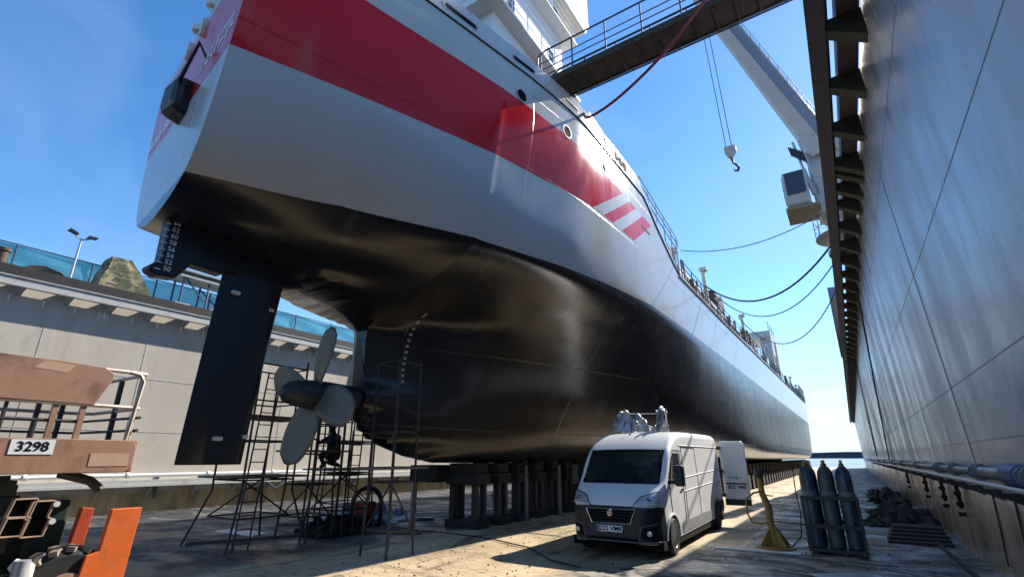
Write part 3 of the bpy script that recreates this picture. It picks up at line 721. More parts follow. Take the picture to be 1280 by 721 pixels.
# mooring slots, portholes, window
def slot(yc, zc, L, H, mat='ink', n=10):
    mb = MB(); out = []
    for i in range(24):
        t = 2 * PI * i / 24; c, s_ = math.cos(t), math.sin(t)
        y = yc + (L/2 - H/2) * (1 if c > 0 else -1) + H/2 * c; z = zc + H/2 * s_
        out.append((y, z))
    ctr = on_side((0, yc, zc), .006); ring = [on_side((0, y, z), .006) for y, z in out]
    rim = [on_side((0, yc + (y - yc) * (1 + .10 / L), zc + (z - zc) * 1.35), .010) for y, z in out]
    mb.add([ctr] + ring, [(0, i + 1, (i + 1) % 24 + 1) for i in range(24)], 0)
    mb.add(ring + rim, [(i, (i + 1) % 24, 24 + (i + 1) % 24, 24 + i) for i in range(24)], 1)
    return mb
for yc, L in ((6.9, .95), (9.0, .8), (11.1, .75)):
    slot(yc, 11.80, L, .15).build('mooring_slot', ['ink', 'grey'], SHIP)
def porthole(yc, zc, r):
    mb = MB()
    for k, (r0, r1, mi, e) in enumerate(((0, r, 0, .008), (r, r * 1.22, 1, .02))):
        a = [on_side((0, yc + r0 * math.cos(2*PI*i/20), zc + r0 * math.sin(2*PI*i/20)), e) for i in range(20)]
        b_ = [on_side((0, yc + r1 * math.cos(2*PI*i/20), zc + r1 * math.sin(2*PI*i/20)), e) for i in range(20)]
        mb.add(a + b_, [(i, (i+1) % 20, 20 + (i+1) % 20, 20 + i) for i in range(20)], mi)
    return mb
for yc, zc, r in ((8.84, 10.68, .17), (10.76, 10.65, .17), (13.43, 11.93, .16), (13.08, 10.68, .16)):
    porthole(yc, zc, r).build('porthole', ['ink', 'lgrey'], SHIP, weld=.0005)
f = None
for k in range(3):
    mb = MB(); y0 = 14.25 + k * .40
    rows = [[on_side((0, y0 + u * .3, 11.68 + w * .36), .02) for u in (0, .25, .5, .75, 1)] for w in (0, .25, .5, .75, 1)]
    mb.grid(rows).build('window', 'ink', SHIP)
# little freeing port in the red band's end, dark
mb = MB(); mb.grid([[on_side((0, 16.4 + u * .9, 9.95 + w * .1), .008) for u in (0, .5, 1)] for w in (0, 1)]); mb.build('freeing_port', 'ink', SHIP)
# draft marks
FL = lambda p: Vector((p[0], p[1], p[2]))
def fin_x(p): return Vector((XC + .165, p[1], p[2]))
k = 0
for i, n in enumerate(range(50, 66, 2)):
    z = 5.19 + i * .128; y = 3.62 + (.0 if i > 0 else .0)
    mb = text_mb(str(n), .125, (0, y, z), (0, 1, 0), (0, 0, 1), proj=fin_x, bold=.002)
    mb.box((XC + .155, y - .19, z - .045), (XC + .165, y - .10, z - .028))
    mb.build('draft_mark', 'letter', SHIP)
for i, n in enumerate(range(28, 52, 2)):
    z = 3.85 + i * .155; y = 9.45
    mb = text_mb(str(n), .10, (0, y, z), (0, 1, 0), (0, 0, 1), proj=lambda p: on_side(p, .006), bold=.001)
    mb.build('draft_mark', 'letter', SHIP)
for i in range(9):
    z = 6.0 - i * .28; y = 29.6
    text_mb(str(60 - 2 * i), .16, (0, y, z), (0, 1, 0), (0, 0, 1), proj=lambda p: on_side(p, .008)).build('draft_mark', 'letter', SHIP)
# port of registry and the (illegible) name strokes on the transom
text_mb('DELFZIJL', .48, (-8.35, 0, 9.02), (1, 0, 0), (0, 0, 1), proj=lambda p: on_stern(p, .006), shear=.2, bold=.006).build('stern_lettering', 'letter', SHIP)
mb = MB(); random.seed(21)
for i in range(11):
    x = -12.9 + i * .2
    for (a, b_) in (((0, 0), (.05, .28)), ((.05, .28), (.12, .02)) if i % 3 else ((.0, .0), (.12, .0)), ((.12, 0), (.17, .28)) if i % 2 else ((.05, .28), (.16, .28))):
        z0 = 8.68
        p = on_stern((x + a[0], 0, z0 + a[1]), .006); q = on_stern((x + b_[0], 0, z0 + b_[1]), .006)
        mb.beam(p, q, .034, .006, up=(0, 1, 0))
mb.build('stern_name', 'letter', SHIP)
mb = MB(); mb.prism([(2.92, 8.2), (3.5, 8.1), (3.5, 8.95), (2.92, 8.9)], -10.1, -9.45, 'X')
mb.build('stern_roller', 'black', SHIP, bevel=.14)
MB().tube([(-9.48, 2.95, 8.7), (-8.95, 2.95, 9.35), (-8.98, 3.4, 8.75)], .04, 8).build('stern_frame', 'black', SHIP, smooth=True)
MB().tube([(-10.05, 3.0, 8.85), (-10.2, 3.2, 9.35)], .04, 8).build('stern_strut', 'black', SHIP, smooth=True)
for x, z in ((-10.7, 10.75), (-9.75, 10.75)):
    yy = ytr(x, 3.0)
    mb = MB(); mb.tube([(x, yy + .06, z - .1), (x + .02, yy + .02, z + .22)], .04, 7); mb.lathe([(.05, 0), (.12, .05), (.12, .2), (.05, .26)], (x + .02, yy + .02, z + .2), 'Z', 12); mb.box((x - .1, yy - .06, z - .5), (x - .04, yy + .05, z - .05))
    mb.build('stern_lamp', 'cream', SHIP, smooth=True)
mb = MB(); mb.box((-8.9, 2.95, 10.75), (-8.45, 3.15, 11.1)); mb.build('stern_fairlead', 'black', SHIP)
# rudder (aerofoil) and headbox fin
def foil(y0, y1, t, n=10):
    up, lo = [], []
    for i in range(n + 1):
        u = i / n; th = t * 5 * (.2969*math.sqrt(u) - .126*u - .3516*u*u + .2843*u**3 - .1036*u**4)
        up.append((XC + th, y1 - (y1 - y0) * u)); lo.append((XC - th, y1 - (y1 - y0) * u))
    return up + lo[::-1][1:-1]
rings = []
for z, y0, y1, t in ((1.83, 4.5, 5.68, .30), (1.86, 4.49, 5.69, .38), (3.5, 4.56, 5.80, .42), (5.55, 4.66, 5.98, .46)):
    r = [(x, y, z) for x, y in foil(y0, y1, t)]; r.append(r[0]); rings.append(r)
mb = MB().grid(rings); nn = len(rings[0]) - 1
mb.add(rings[0][:-1], [tuple(range(nn))]); mb.add(rings[-1][:-1], [tuple(range(nn))])
rud = mb.build('rudder', 'navy', SHIP, smooth=True, weld=.0005)
for y, z, w in ((4.82, 5.05, .16), (5.62, 4.87, .12), (4.98, 2.25, .16), (5.52, 2.3, .1)):
    mb = MB(); mb.box((XC + .12, y, z), (XC + .235, y + w, z + .075)); mb.build('zinc_anode', 'zinc', rud, bevel=.02)
mb = MB(); mb.prism([(3.47, 6.6), (3.50, 5.34), (3.33, 5.17), (3.36, 5.10), (3.48, 5.04), (3.80, 5.07), (4.02, 5.42), (4.62, 5.40), (4.66, 5.5), (6.05, 5.50), (6.4, 5.6), (6.4, 6.6)], XC - .16, XC + .16, 'X')
mb.build('skeg', 'navy', SHIP, bevel=.04)
# propeller
mb = MB(); mb.lathe([(.08, -.80), (.22, -.68), (.29, -.4), (.33, 0), (.33, .4), (.31, .95), (.30, 1.5)], (XC, 7.1, 3.3), 'Y', 24)
prop = mb.build('propeller', M('hub_grey', (.05, .052, .056), .5, .3), SHIP, smooth=True)
def blade(ang):
    rows = []; R0, R1 = .28, 1.58
    for i in range(13):
        u = i / 12; r = R0 + (R1 - R0) * u
        ch = .47 * math.sin(PI * (.14 + .70 * u)) ** .75 * (1.0 if u < .88 else math.sqrt(max(.02, 1 - ((u - .88) / .125) ** 2)))
        pitch = math.radians(22 - 12 * u); skew = .18 * u * u
        row = []
        for j in range(9):
            w = (j / 8 - .5) * 2 * ch
            a = w * math.cos(pitch) + skew; b_ = w * math.sin(pitch)
            th = ang + a / r * .9
            row.append((XC + r * math.sin(th), 7.1 - b_ * .75 - .10 * u, 3.3 + r * math.cos(th)))
        rows.append(row)
    return MB().grid(rows)
for k in range(4): blade(math.radians(14 + 90 * k)).build('blade', 'bronze', prop, smooth=True, thick=.035)
# superstructure
sup = MB(); sup.box((-13.7, 8.7, 11.46), (-6.3, 13.0, 20.5)); sup = sup.build('deckhouse', 'white', SHIP, bevel=.05)
mb = MB()
for z in (13.9, 16.4, 18.9):
    mb.box((-14.3, 8.2, z), (-5.9, 13.5, z + .08))
mb.build('house_deck', 'white', SHIP)
mb = MB()
for z in (13.98, 16.48):
    for h_ in (.35, .7, 1.05):
        mb.tube([(-14.2, 8.3, z + h_), (-5.95, 8.3, z + h_), (-5.95, 13.4, z + h_)], .018, 5)
    for y in np.arange(8.3, 13.5, .85): mb.tube([(-5.95, y, z), (-5.95, y, z + 1.05)], .02, 5)
    for x in np.arange(-14.2, -5.9, 1.0): mb.tube([(x, 8.3, z), (x, 8.3, z + 1.05)], .02, 5)
mb.build('house_rail', 'white', SHIP)
for y, z in ((9.4, 14.75), (11.9, 14.75), (10.8, 17.2), (12.3, 17.2), (9.5, 17.2)):
    mb = MB(); mb.box((-6.31, y, z), (-6.285, y + .42, z + .55)); fr = mb.build('window', 'cream', SHIP)
    mb = MB(); mb.box((-6.29, y + .05, z + .05), (-6.275, y + .37, z + .5)); mb.build('pane', 'glass', fr)
mb = MB(); mb.prism([(12.6, 18.0), (14.6, 18.0), (15.0, 18.7), (15.0, 21.2), (12.6, 21.2)], -15.2, -6.0, 'X'); br = mb.build('bridge', 'cream', SHIP, bevel=.04)
mb = MB(); mb.box((-15.0, 15.002, 19.6), (-6.2, 15.03, 20.6)); mb.build('bridge_window', 'glass', br)
mb = MB(); mb.prism([(13.7, 11.46), (15.3, 11.46), (15.3, 12.9), (14.9, 13.5), (13.7, 13.6)], -6.9, -5.7, 'X'); mb.build('deck_locker', 'white', SHIP, bevel=.05)
mb = MB(); mb.lathe([(1.1, 0), (1.0, 4), (.95, 4.1)], (-11.5, 10.5, 20.5), 'Z', 18); mb.build('funnel', 'white', SHIP, smooth=True)
# rail stepping down from the poop to the main deck
mb = MB()
P_ = [(16.9, 12.45), (18.5, 12.2), (20.3, 11.9), (21.7, 11.7)]
for dz in (-.05, -.35, -.7):
    mb.tube([(-5.12, y, z + dz) for y, z in P_] + [(-5.12, 22.0, 11.4 + dz * .5)], .02, 5)
for y, z in ((16.9, 12.4), (17.9, 12.25), (18.9, 12.1), (19.9, 11.95), (20.9, 11.8), (21.7, 11.65)):
    mb.tube([(-5.12, y, max(9.3, ztop(y) - .1)), (-5.12, y, z)], .022, 5)
mb.build('poop_rail', 'galv', SHIP)
mb = MB(); mb.prism([(17.4, 11.7), (21.9, 9.9), (21.9, 10.9), (17.4, 11.9)], -8.0, -5.35, 'X'); mb.build('stair_screen', 'rust', SHIP)
mb = MB(); mb.lathe([(.22, 0), (.22, .7), (.3, .74), (.3, .95), (.15, 1.05)], (-5.5, 22.2, 10.3), 'Z', 12); mb.box((-5.9, 21.8, 9.2), (-5.15, 22.6, 10.3)); mb.build('fairlead', 'white', SHIP)
# main deck : coaming, ribs, posts, pipes, gantry, forecastle
mb = MB(); mb.box((-14.2, 24, 9.2), (-5.75, 95, 10.9)); mb.box((-14.3, 24, 10.9), (-5.65, 95, 11.1)); mb.build('hatch_coaming', 'lgrey', SHIP)
mb = MB()
for y in np.arange(24.4, 95, 1.25): mb.prism([(-5.74, 9.2), (-5.40, 9.2), (-5.66, 10.9), (-5.74, 10.9)], y, y + .06, 'Y')
mb.build('coaming_stay', 'lgrey', SHIP)
mb = MB()
for y in np.arange(22, 96, 1.9): mb.tube([(-5.08, y, ztop(y) - .1), (-5.08, y, ztop(y) + 1.0)], .025, 5)
for h_ in (.4, .7, 1.0): mb.tube([(-5.08, y, ztop(y) + h_) for y in np.arange(22, 96, 3)], .02, 5)
mb.build('deck_rail', 'rust', SHIP)
for y, h_, t in ((27.7, 2.3, .2), (31.2, 1.5, .12), (40.0, 2.3, .2), (51, 1.9, .2), (76, 1.9, .2), (84, 1.7, .2)):
    mb = MB(); mb.beam((-5.25, y + .25, 9.4), (-5.25, y, ztop(y) + h_), t * .9, t); mb.box((-5.42, y - .24, ztop(y) + h_), (-5.02, y + .2, ztop(y) + h_ + .16)); mb.build('stanchion', 'lgrey', SHIP)
random.seed(9)
FITM = M('deck_fittings', (0.25, 0.22, 0.19), .6, dirt=(0.15, .07, .04), dirt_amt=.6)
for i in range(96):
    y = 22.5 + random.random() ** 1.9 * 70; x = -5.3 - random.random() * .6; h_ = random.uniform(.3, 1.7); w = random.uniform(.05, .3)
    z0 = ztop(y) - .1; mb = MB()
    if i % 3 == 0: mb.tube([(x, y, z0), (x, y + random.uniform(-.3, .3), z0 + h_ + .3)], w * .3 + .02, 6).build('vent_pipe', FITM, SHIP)
    elif i % 3 == 1: mb.box((x, y, z0), (x + w, y + w * 2, z0 + h_)).build('deck_box', FITM, SHIP)
    else: mb.beam((x, y, z0 + h_ * .5), (x + .1, y + random.uniform(.6, 1.8), z0 + h_ * .8), .06).build('lashing_bar', FITM, SHIP)
for yb in (33, 46):
    mb = MB(); mb.box((-6.6, yb, 11.1), (-5.6, yb + 2.2, 12.0)); mb.box((-6.4, yb + .4, 12.0), (-5.8, yb + 1.2, 12.5)); mb.build('winch', 'dark', SHIP, bevel=.05)
mb = MB()
for y in (58, 62.5):
    mb.beam((-5.35, y, 10.0), (-5.35, y, 14.0), .5, .5); mb.beam((-14.6, y, 10.0), (-14.6, y, 14.0), .5, .5)
mb.box((-14.9, 57.6, 14.0), (-5.1, 63, 14.7)); mb.box((-6.2, 58.2, 12.2), (-5.1, 60.2, 14.0))
mb.beam((-5.35, 58, 10.2), (-5.35, 62.5, 10.2), .4, .5)
mb.build('hatch_gantry', 'lgrey', SHIP)
mb = MB()
for h_ in (.5, 1.0): mb.tube([(-5.2, 57.7, 14.7 + h_), (-5.2, 63, 14.7 + h_)], .03, 5)
for y in (57.7, 59.5, 61.2, 63): mb.tube([(-5.2, y, 14.7), (-5.2, y, 15.7)], .03, 5)
mb.build('gantry_rail', 'galv', SHIP)
mb = MB(); mb.box((-14.6, 98, 9.2), (-5.4, 99, 13.2)); 
for y in np.arange(90, 98, 1.2): mb.beam((-5.2, y, 10.2), (-5.2, y, 12.6), .15)
mb.box((-5.35, 90, 12.5), (-5.1, 99, 12.7)); mb.build('forecastle_screen', 'grey', SHIP)

# ================================================================== GANGWAY, CRANE, CABLES
GW = empty('gangway', (-2.2, 10.9, 12.4), 'brown and blue gangway bridging from the ship to the right wall', 'gangway')
G0 = Vector((-5.9, 10.85, 12.45)); G1 = Vector((4.5, 10.85, 12.75))
def gl(u, dy, dz): return G0.lerp(G1, u) + Vector((0, dy, dz))
mb = MB(); mb.beam(gl(0, 0, -.12), gl(1, 0, -.12), .72, .10); mb.build('walkway', 'gbrown', GW)
mb = MB()
for i in range(22): mb.beam(gl(i / 21, -.37, -.19), gl(i / 21, .37, -.19), .06, .05)
for dy in (-.42, .42): mb.beam(gl(0, dy, -.1), gl(1, dy, -.1), .06, .2)
mb.build('girder', 'gbrown', GW)
for dy in (-.45, .45):
    mb = MB()
    for dz in (.12, .36, .6): mb.tube([gl(.0, dy, dz), gl(1, dy, dz)], .016, 6)
    mb.tube([gl(.0, dy, -.05), gl(.005, dy, .9), gl(.03, dy, 1.02), gl(1, dy, 1.02)], .026, 7)
    for i in range(11): mb.tube([gl(i / 10 * .98 + .015, dy, -.1), gl(i / 10 * .98 + .015, dy, 1.02)], .022, 6)
    mb.build('railing', 'gblue', GW)
mb = MB(); mb.tube([gl(0, .6, -.1), gl(1, .6, -.1)], .025, 6); 
for i in range(9): mb.beam(gl(i / 8, .42, -.1), gl(i / 8, .6, -.1), .03)
mb.build('side_pipe', 'gblue', GW)
# tower that carries the shore end of the gangway (stands on the right wall)
GT = empty('gangway_tower', (3.6, 10.85, 9.3), 'steel tower on the right wall carrying the gangway end', 'tower')
mb = MB()
for x in (2.9, 4.4):
    for y in (10.2, 11.5): mb.beam((x, y, 9.302), (x, y, 14), .16)
mb.build('frame', 'grey', GT)

CR = empty('dock_crane', (2.2, 30, 9.3), 'white dock crane with glazed cab and long box boom above the right wall', 'crane')
mb = MB(); mb.lathe([(1.1, 2.9), (1.1, 3.1), (.85, 3.2), (.8, 4.6), (1.0, 4.8), (1.0, 5.2), (.7, 5.3)], (1.9, 30, 9.302), 'Z', 24); mb.build('column', 'crane', CR, smooth=True)
mb = MB(); mb.lathe([(1.0, 0), (1.55, .05), (1.55, .12), (1.0, .15)], (1.9, 30, 13.1), 'Z', 24); mb.build('ring_platform', 'crane', CR, smooth=True)
mb = MB()
for h_ in (.55, 1.1): mb.tube([(1.9 + 1.5 * math.cos(2*PI*i/24), 30 + 1.5 * math.sin(2*PI*i/24), 13.2 + h_) for i in range(25)], .022, 5)
for i in range(12): mb.tube([(1.9 + 1.5 * math.cos(2*PI*i/12), 30 + 1.5 * math.sin(2*PI*i/12), 13.2), (1.9 + 1.5 * math.cos(2*PI*i/12), 30 + 1.5 * math.sin(2*PI*i/12), 14.3)], .022, 5)
mb.build('platform_rail', 'galv', CR)
mb = MB(); mb.prism([(29.2, 14.4), (31.0, 14.4), (31.0, 18.6), (30.3, 19.0), (29.2, 17.2)], .75, 2.4, 'X'); mb.build('slew_house', 'crane', CR, bevel=.08)
# cab
mb = MB(); mb.prism([(28.5, 14.9), (30.2, 14.9), (30.2, 17.0), (28.9, 17.1), (28.4, 16.9)], -.62, .55, 'X'); cab = mb.build('cab', 'crane', CR, bevel=.12)
mb = MB(); mb.add([(-.5, 28.38, 15.55), (.42, 28.38, 15.55), (.42, 28.36, 16.85), (-.5, 28.36, 16.85)], [(0, 1, 2, 3)]); mb.build('front_window', 'glass', cab, thick=.04)
mb = MB(); mb.add([(-.64, 28.7, 15.55), (-.64, 29.9, 15.55), (-.64, 29.9, 16.8), (-.64, 28.7, 16.8)], [(0, 1, 2, 3)]); mb.build('side_window', 'glass', cab, thick=.03)
mb = MB(); mb.box((-.7, 28.2, 14.55), (.9, 30.4, 14.7)); mb.box((-.5, 28.5, 14.705), (.6, 30.2, 14.895)); mb.build('cab_floor', M('cab_floor', (.22, .18, .12), .7), CR, bevel=.03)
# boom : a deep box rising towards the upper left
B0 = Vector((1.35, 29.9, 18.5)); B1 = Vector((-3.5, 28.3, 31.6))
d = (B1 - B0).normalized()
def boom_pt(u, a, h_):
    side = d.cross(Vector((0, -1, 0))).normalized(); out = side.cross(d).normalized()
    return B0 + (B1 - B0) * u + side * a + out * h_
def box_along(u0, u1, w0, w1, h0, h1):
    mb = MB(); vs = []
    for u, w, h_ in ((u0, w0, h0), (u1, w1, h1)):
        for a, b_ in ((-1, -1), (1, -1), (1, 1), (-1, 1)): vs.append(boom_pt(u, a * w / 2, b_ * h_ / 2))
    return mb.add(vs, [(3,2,1,0),(4,5,6,7),(0,1,5,4),(1,2,6,5),(2,3,7,6),(3,0,4,7)])
bo = box_along(-.02, 1.0, .80, .50, 1.0, .6).build('boom', 'crane', CR, bevel=.03)
mb = MB()
sg = 1 if (boom_pt(.5, 1, 0) - boom_pt(.5, -1, 0)).x > 0 else -1
for i in range(11):
    u = i / 10; w = (.80 - .30 * u) / 2
    mb.beam(boom_pt(u, sg * w, -.5), boom_pt(u, sg * (w + .75), -.5), .06, .06)
mb.build('boom_bracket', 'dark', CR)
mb = MB(); vs = []
for u in (0, 1.0):
    w = (.80 - .30 * u) / 2
    vs += [boom_pt(u, sg * (w + .05), -.42), boom_pt(u, sg * (w + .75), -.42)]
mb.add(vs, [(0, 1, 3, 2)]); mb.build('boom_walkway', M('boom_grating', (.24, .27, .33), .6, var=.3, scale=8), CR, thick=.04)
mb = MB()
for h_ in (.1, .6):
    mb.tube([boom_pt(u, sg * ((.80 - .30 * u) / 2 + .78), -.4 - h_) for u in (0, .5, 1)], .022, 5)
    mb.tube([boom_pt(u, sg * ((.80 - .30 * u) / 2 + .78), -.4 + h_) for u in (0, .5, 1)], .022, 5)
for i in range(15):
    u = i / 14; mb.tube([boom_pt(u, sg * ((.80 - .30 * u) / 2 + .78), -.42), boom_pt(u, sg * ((.80 - .30 * u) / 2 + .78), .25)], .02, 5)
mb.build('boom_rail', 'galv', CR)
mb = MB(); mb.prism([(29.4, 18.3), (30.8, 18.3), (30.8, 20.2), (30.0, 19.6)], 1.2, 2.5, 'X'); mb.build('counterweight', 'crane', CR, bevel=.05)
for x in (.75, 1.05): 
    mb = MB(); mb.tube([(x, 29.2, 15.6), (x - .25, 29.3, 17.3)], .11, 10); mb.tube([(x - .25, 29.3, 17.3), (x - .5, 29.35, 19.2)], .07, 10); mb.build('luffing_cylinder', 'galv', CR, smooth=True)
mb = MB()
for k in range(7): mb.tube([(.0 + .1 * k, 29.25, 18.9 - .08 * k), (.1 + .1 * k, 29.1, 18.2 - .1 * k)], .05, 6)
mb.build('hydraulic_hose', 'dark', CR, smooth=True)
# hook
HK = empty('crane_hook', (-2.95, 28.3, 18.8), 'grey hook block hanging on two wires from the crane boom', 'hook')
mb = MB()
for dx in (-.12, .22): mb.tube([(-3.35 + dx, 28.3, 30.9), (-3.02 + dx * .9, 28.3, 19.5)], .022, 5)
mb.build('wire', 'rope', HK)
mb = MB(); mb.prism([(-3.25, 19.55), (-2.62, 19.5), (-2.6, 19.1), (-2.85, 18.75), (-3.1, 18.8), (-3.25, 19.15)], 28.15, 28.45, 'Y'); mb.build('block', 'grey', HK, bevel=.05)
mb = MB(); mb.lathe([(.07, 0), (.07, .12), (.03, .14)], (-2.93, 28.3, 18.6), 'Z', 10)
mb.tube([(-2.9, 28.3, 18.6), (-2.87, 28.3, 18.35), (-2.72, 28.3, 18.2), (-2.62, 28.3, 18.0), (-2.7, 28.3, 17.8), (-2.85, 28.3, 17.85), (-2.9, 28.3, 17.98)], [.06, .06, .07, .08, .08, .06, .03], 8)
mb.build('hook', 'dark', HK, smooth=True)
for o_, k_ in ((CR, .72), (HK, .72)):
    l = Vector(o_.location); o_.scale = (k_,) * 3; o_.location = (l.x * k_, l.y * k_, 1.95 + (l.z - 1.95) * k_)
# blue-grey box rail of the second crane, further along the wall top
mb = MB(); mb.beam((.72, 34.5, 11.4), (.80, 45, 9.52), .5, .8); tag(mb.build('cable_tray', M('blue_grey', (0.13, .17, .25), .5), bevel=.02), 'blue-grey sloping channel at the wall edge under the crane', 'cable tray')

for (p, q, dr, r, lab) in (((-5.0, 21.9, 11.0), (.62, 20.3, 10.6), .55, .018, 'uppermost thin dark cable from the ship to the crane column'),
                      ((-5.0, 26.5, 10.6), (.88, 21.0, 9.75), 1.55, .04, 'thickest dark cable slung between ship and right wall'),
                      ((-5.0, 30.5, 10.9), (.88, 23.8, 9.9), 1.7, .026, 'thin cable hanging just under the thickest one'),
                      ((-5.0, 36.5, 11.2), (.85, 30.0, 10.4), 2.4, .028, 'lowest cable slung between ship and right wall')):
    mb = MB(); mb.tube(sag(p, q, dr), r, 7); tag(mb.build('slung_cable', 'rope', smooth=True), lab, 'cable', 'cables slung from ship to wall')
mb = MB()
pts = [(-5.1, 11.9, 12.0), (-4.75, 11.3, 11.32), (-4.2, 11.0, 11.12), (-3.4, 10.7, 11.15), (-2.4, 10.4, 11.45), (-1.5, 10.2, 12.0), (-.7, 10.15, 12.75), (.4, 10.2, 13.8), (1.8, 10.3, 15)]
cp = []
for i in range(len(pts) - 1):
    a, b_, c_, e_ = [Vector(pts[max(0, min(len(pts) - 1, i + k))]) for k in (-1, 0, 1, 2)]
    for j in range(6):
        t = j / 6; cp.append(.5 * ((2*b_) + (c_-a)*t + (2*a-5*b_+4*c_-e_)*t*t + (3*b_-a-3*c_+e_)*t**3))
mb.tube(cp, .04, 8); tag(mb.build('fire_hose', 'hosered', smooth=True), 'dark red hose sagging below the gangway', 'hose')

# ================================================================== KEEL BLOCKS
random.seed(4)
kb = None
def keel_block(y):
    r = empty('keel_block', (XC, y, 0), 'dark keel block in the row under the ship', 'keel block', 'keel blocks under the ship')
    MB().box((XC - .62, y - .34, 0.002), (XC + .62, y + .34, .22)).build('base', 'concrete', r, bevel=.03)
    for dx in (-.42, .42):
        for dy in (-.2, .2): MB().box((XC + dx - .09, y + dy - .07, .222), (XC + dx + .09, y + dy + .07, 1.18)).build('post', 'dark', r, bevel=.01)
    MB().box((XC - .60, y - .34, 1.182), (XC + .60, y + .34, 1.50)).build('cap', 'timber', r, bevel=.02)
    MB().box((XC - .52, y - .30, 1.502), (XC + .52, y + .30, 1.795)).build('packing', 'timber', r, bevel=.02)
    return r
k0 = keel_block(12.9)
for i in range(1, 70):
    c = copy_tree(k0); c.location = (XC, 12.9 + i * 1.15, 0)
k0['label'] = 'aftmost keel block, behind the steel stand under the hull'
del k0['group']
def bilge_block(y, x):
    r = empty('bilge_block', (x, y, 0), 'dark bilge block in the row at the ship\'s near side', 'bilge block', 'bilge blocks along the near side')
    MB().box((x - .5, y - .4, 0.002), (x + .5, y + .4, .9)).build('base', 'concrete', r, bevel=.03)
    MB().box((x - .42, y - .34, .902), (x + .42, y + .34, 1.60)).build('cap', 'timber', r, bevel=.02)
    MB().beam((x + .45, y, .1), (x - .3, y, 1.70), .12).build('brace', 'rust', r)
    return r
bb = bilge_block(21.0, -8.4)
for i in range(1, 48):
    c = copy_tree(bb); y = 21.0 + i * 1.6; c.location = (min(-6.35, -8.4 + i * .22), y, 0)
del bb['group']; bb['label'] = 'nearest bilge block, in shade behind the white van'
# port side row too
pb = copy_tree(bb); pb.location = (-12.6, 24, 0); pb['label'] = 'dark bilge block in the row at the ship\'s far side'; pb['group'] = 'bilge blocks along the far side'
for i in range(1, 16):
    c = copy_tree(pb); c.location = (-12.6 - min(1.2, .3 * i), 24 + i * 1.6, 0)
# pipe-leg stands between the blocks
SF = empty('steel_stand', (-11.0, 12.7, 0), 'pale square-tube steel stand in front of the aftmost keel block', 'stand')
Q = [(-11.42, 12.0), (-10.55, 13.0), (-10.95, 13.5), (-11.8, 12.5)]
for q in Q: MB().beam((q[0], q[1], 0.002), (q[0], q[1], 1.25), .08).build('leg', 'galv', SF)
mb = MB()
for i in range(4): mb.beam((*Q[i], .3), (*Q[(i+1) % 4], .3), .06); mb.beam((*Q[i], .75), (*Q[(i+1) % 4], .75), .04)
mb.build('crossbar', 'galv', SF)
mb = MB(); mb.box((-11.7, 12.1, 1.252), (-10.6, 13.3, 1.74)); tag(mb.build('timber_block', 'timber', bevel=.02), 'dark square block lying on top of the pale steel stand', 'block')
mb = MB(); mb.lathe([(.16, 0.002), (.2, .45), (.21, .46), (.19, .47)], (-10.35, 14.9, .35), 'Z', 16); mb.box((-10.65, 14.6, .002), (-10.05, 15.2, .35))
tag(mb.build('bucket', 'sheet', smooth=True), 'pale bucket on a low block beside the steel stand', 'bucket')
for i, (x, y) in enumerate(((-10.8, 15.3), (-10.6, 17.3), (-10.4, 19.2), (-10.2, 21.4))):
    mb = MB(); mb.tube([(x + 1.4, y, 0.002), (x + 1.4, y, 1.7)], .06, 8); mb.lathe([(.16, 0), (.16, .03)], (x + 1.4, y, 0.002), 'Z', 12)
    tag(mb.build('support_prop', 'pipe', smooth=True), 'slim steel prop standing between the keel blocks', 'prop', 'steel props under the hull')

# ================================================================== SCAFFOLDS
def scaffold(name, label, x0, x1, y0, y1, h, levels, plk, splay=0.0):
    r = empty(name, ((x0+x1)/2, (y0+y1)/2, 0), label, 'scaffold')
    cs = [(x0, y0), (x1, y0), (x1, y1), (x0, y1)]
    for (x, y) in cs:
        sx = (x - (x0+x1)/2); sy = (y - (y0+y1)/2)
        MB().tube([(x + splay * sx, y + splay * sy, .002), (x, y, 1.2), (x, y, h)], .027, 7).build('standard', 'dark', r)
    for z in levels:
        MB().tube([(*cs[i % 4], z) for i in range(5)], .022, 6).build('ledger', 'dark', r)
    MB().tube([(*cs[0], levels[0]), (*cs[3], levels[1])], .02, 6).build('brace', 'dark', r); MB().tube([(*cs[1], levels[1]), (*cs[2], levels[0])], .02, 6).build('brace', 'dark', r)
    for z in plk:
        mb = MB(); n = 4; w = (x1 - x0 + .2) / n
        for k in range(n): mb.box((x0 - .1 + k * w, y0 - .35, z), (x0 - .1 + (k + 1) * w - .02, y1 + .35, z + .045))
        mb.build('planks', 'plank', r)
    return r
s1 = scaffold('scaffold', 'scaffold with splayed feet behind the rudder, left of the propeller', -13.3, -12.0, 6.95, 8.25, 4.4, (.62, 1.45, 2.35, 3.3, 4.2), (1.5, 2.9), .5)
s2 = scaffold('scaffold', 'low scaffold with planks beneath the propeller, in the middle', -13.0, -11.9, 9.6, 10.75, 3.1, (.6, 1.5, 2.4, 3.0), (1.62,), .2)
s3 = scaffold('scaffold', 'tall scaffold close against the stern tube, right of the propeller', -9.95 + .95, -8.3, 8.05, 8.75, 4.1, (.5, 1.45, 2.5, 3.4, 4.05), (1.72,), .1)
s4 = scaffold('scaffold', 'slim tall scaffold between the rudder and the propeller blades', -12.6, -11.7, 8.45, 9.25, 3.9, (.55, 1.3, 2.05, 2.8, 3.55), (2.1,), .15)
s5 = scaffold('scaffold', 'small scaffold bay behind the propeller, nearest the left dock wall', -14.6, -13.6, 11.0, 12.2, 3.4, (.6, 1.5, 2.4, 3.2), (1.6,), .1)
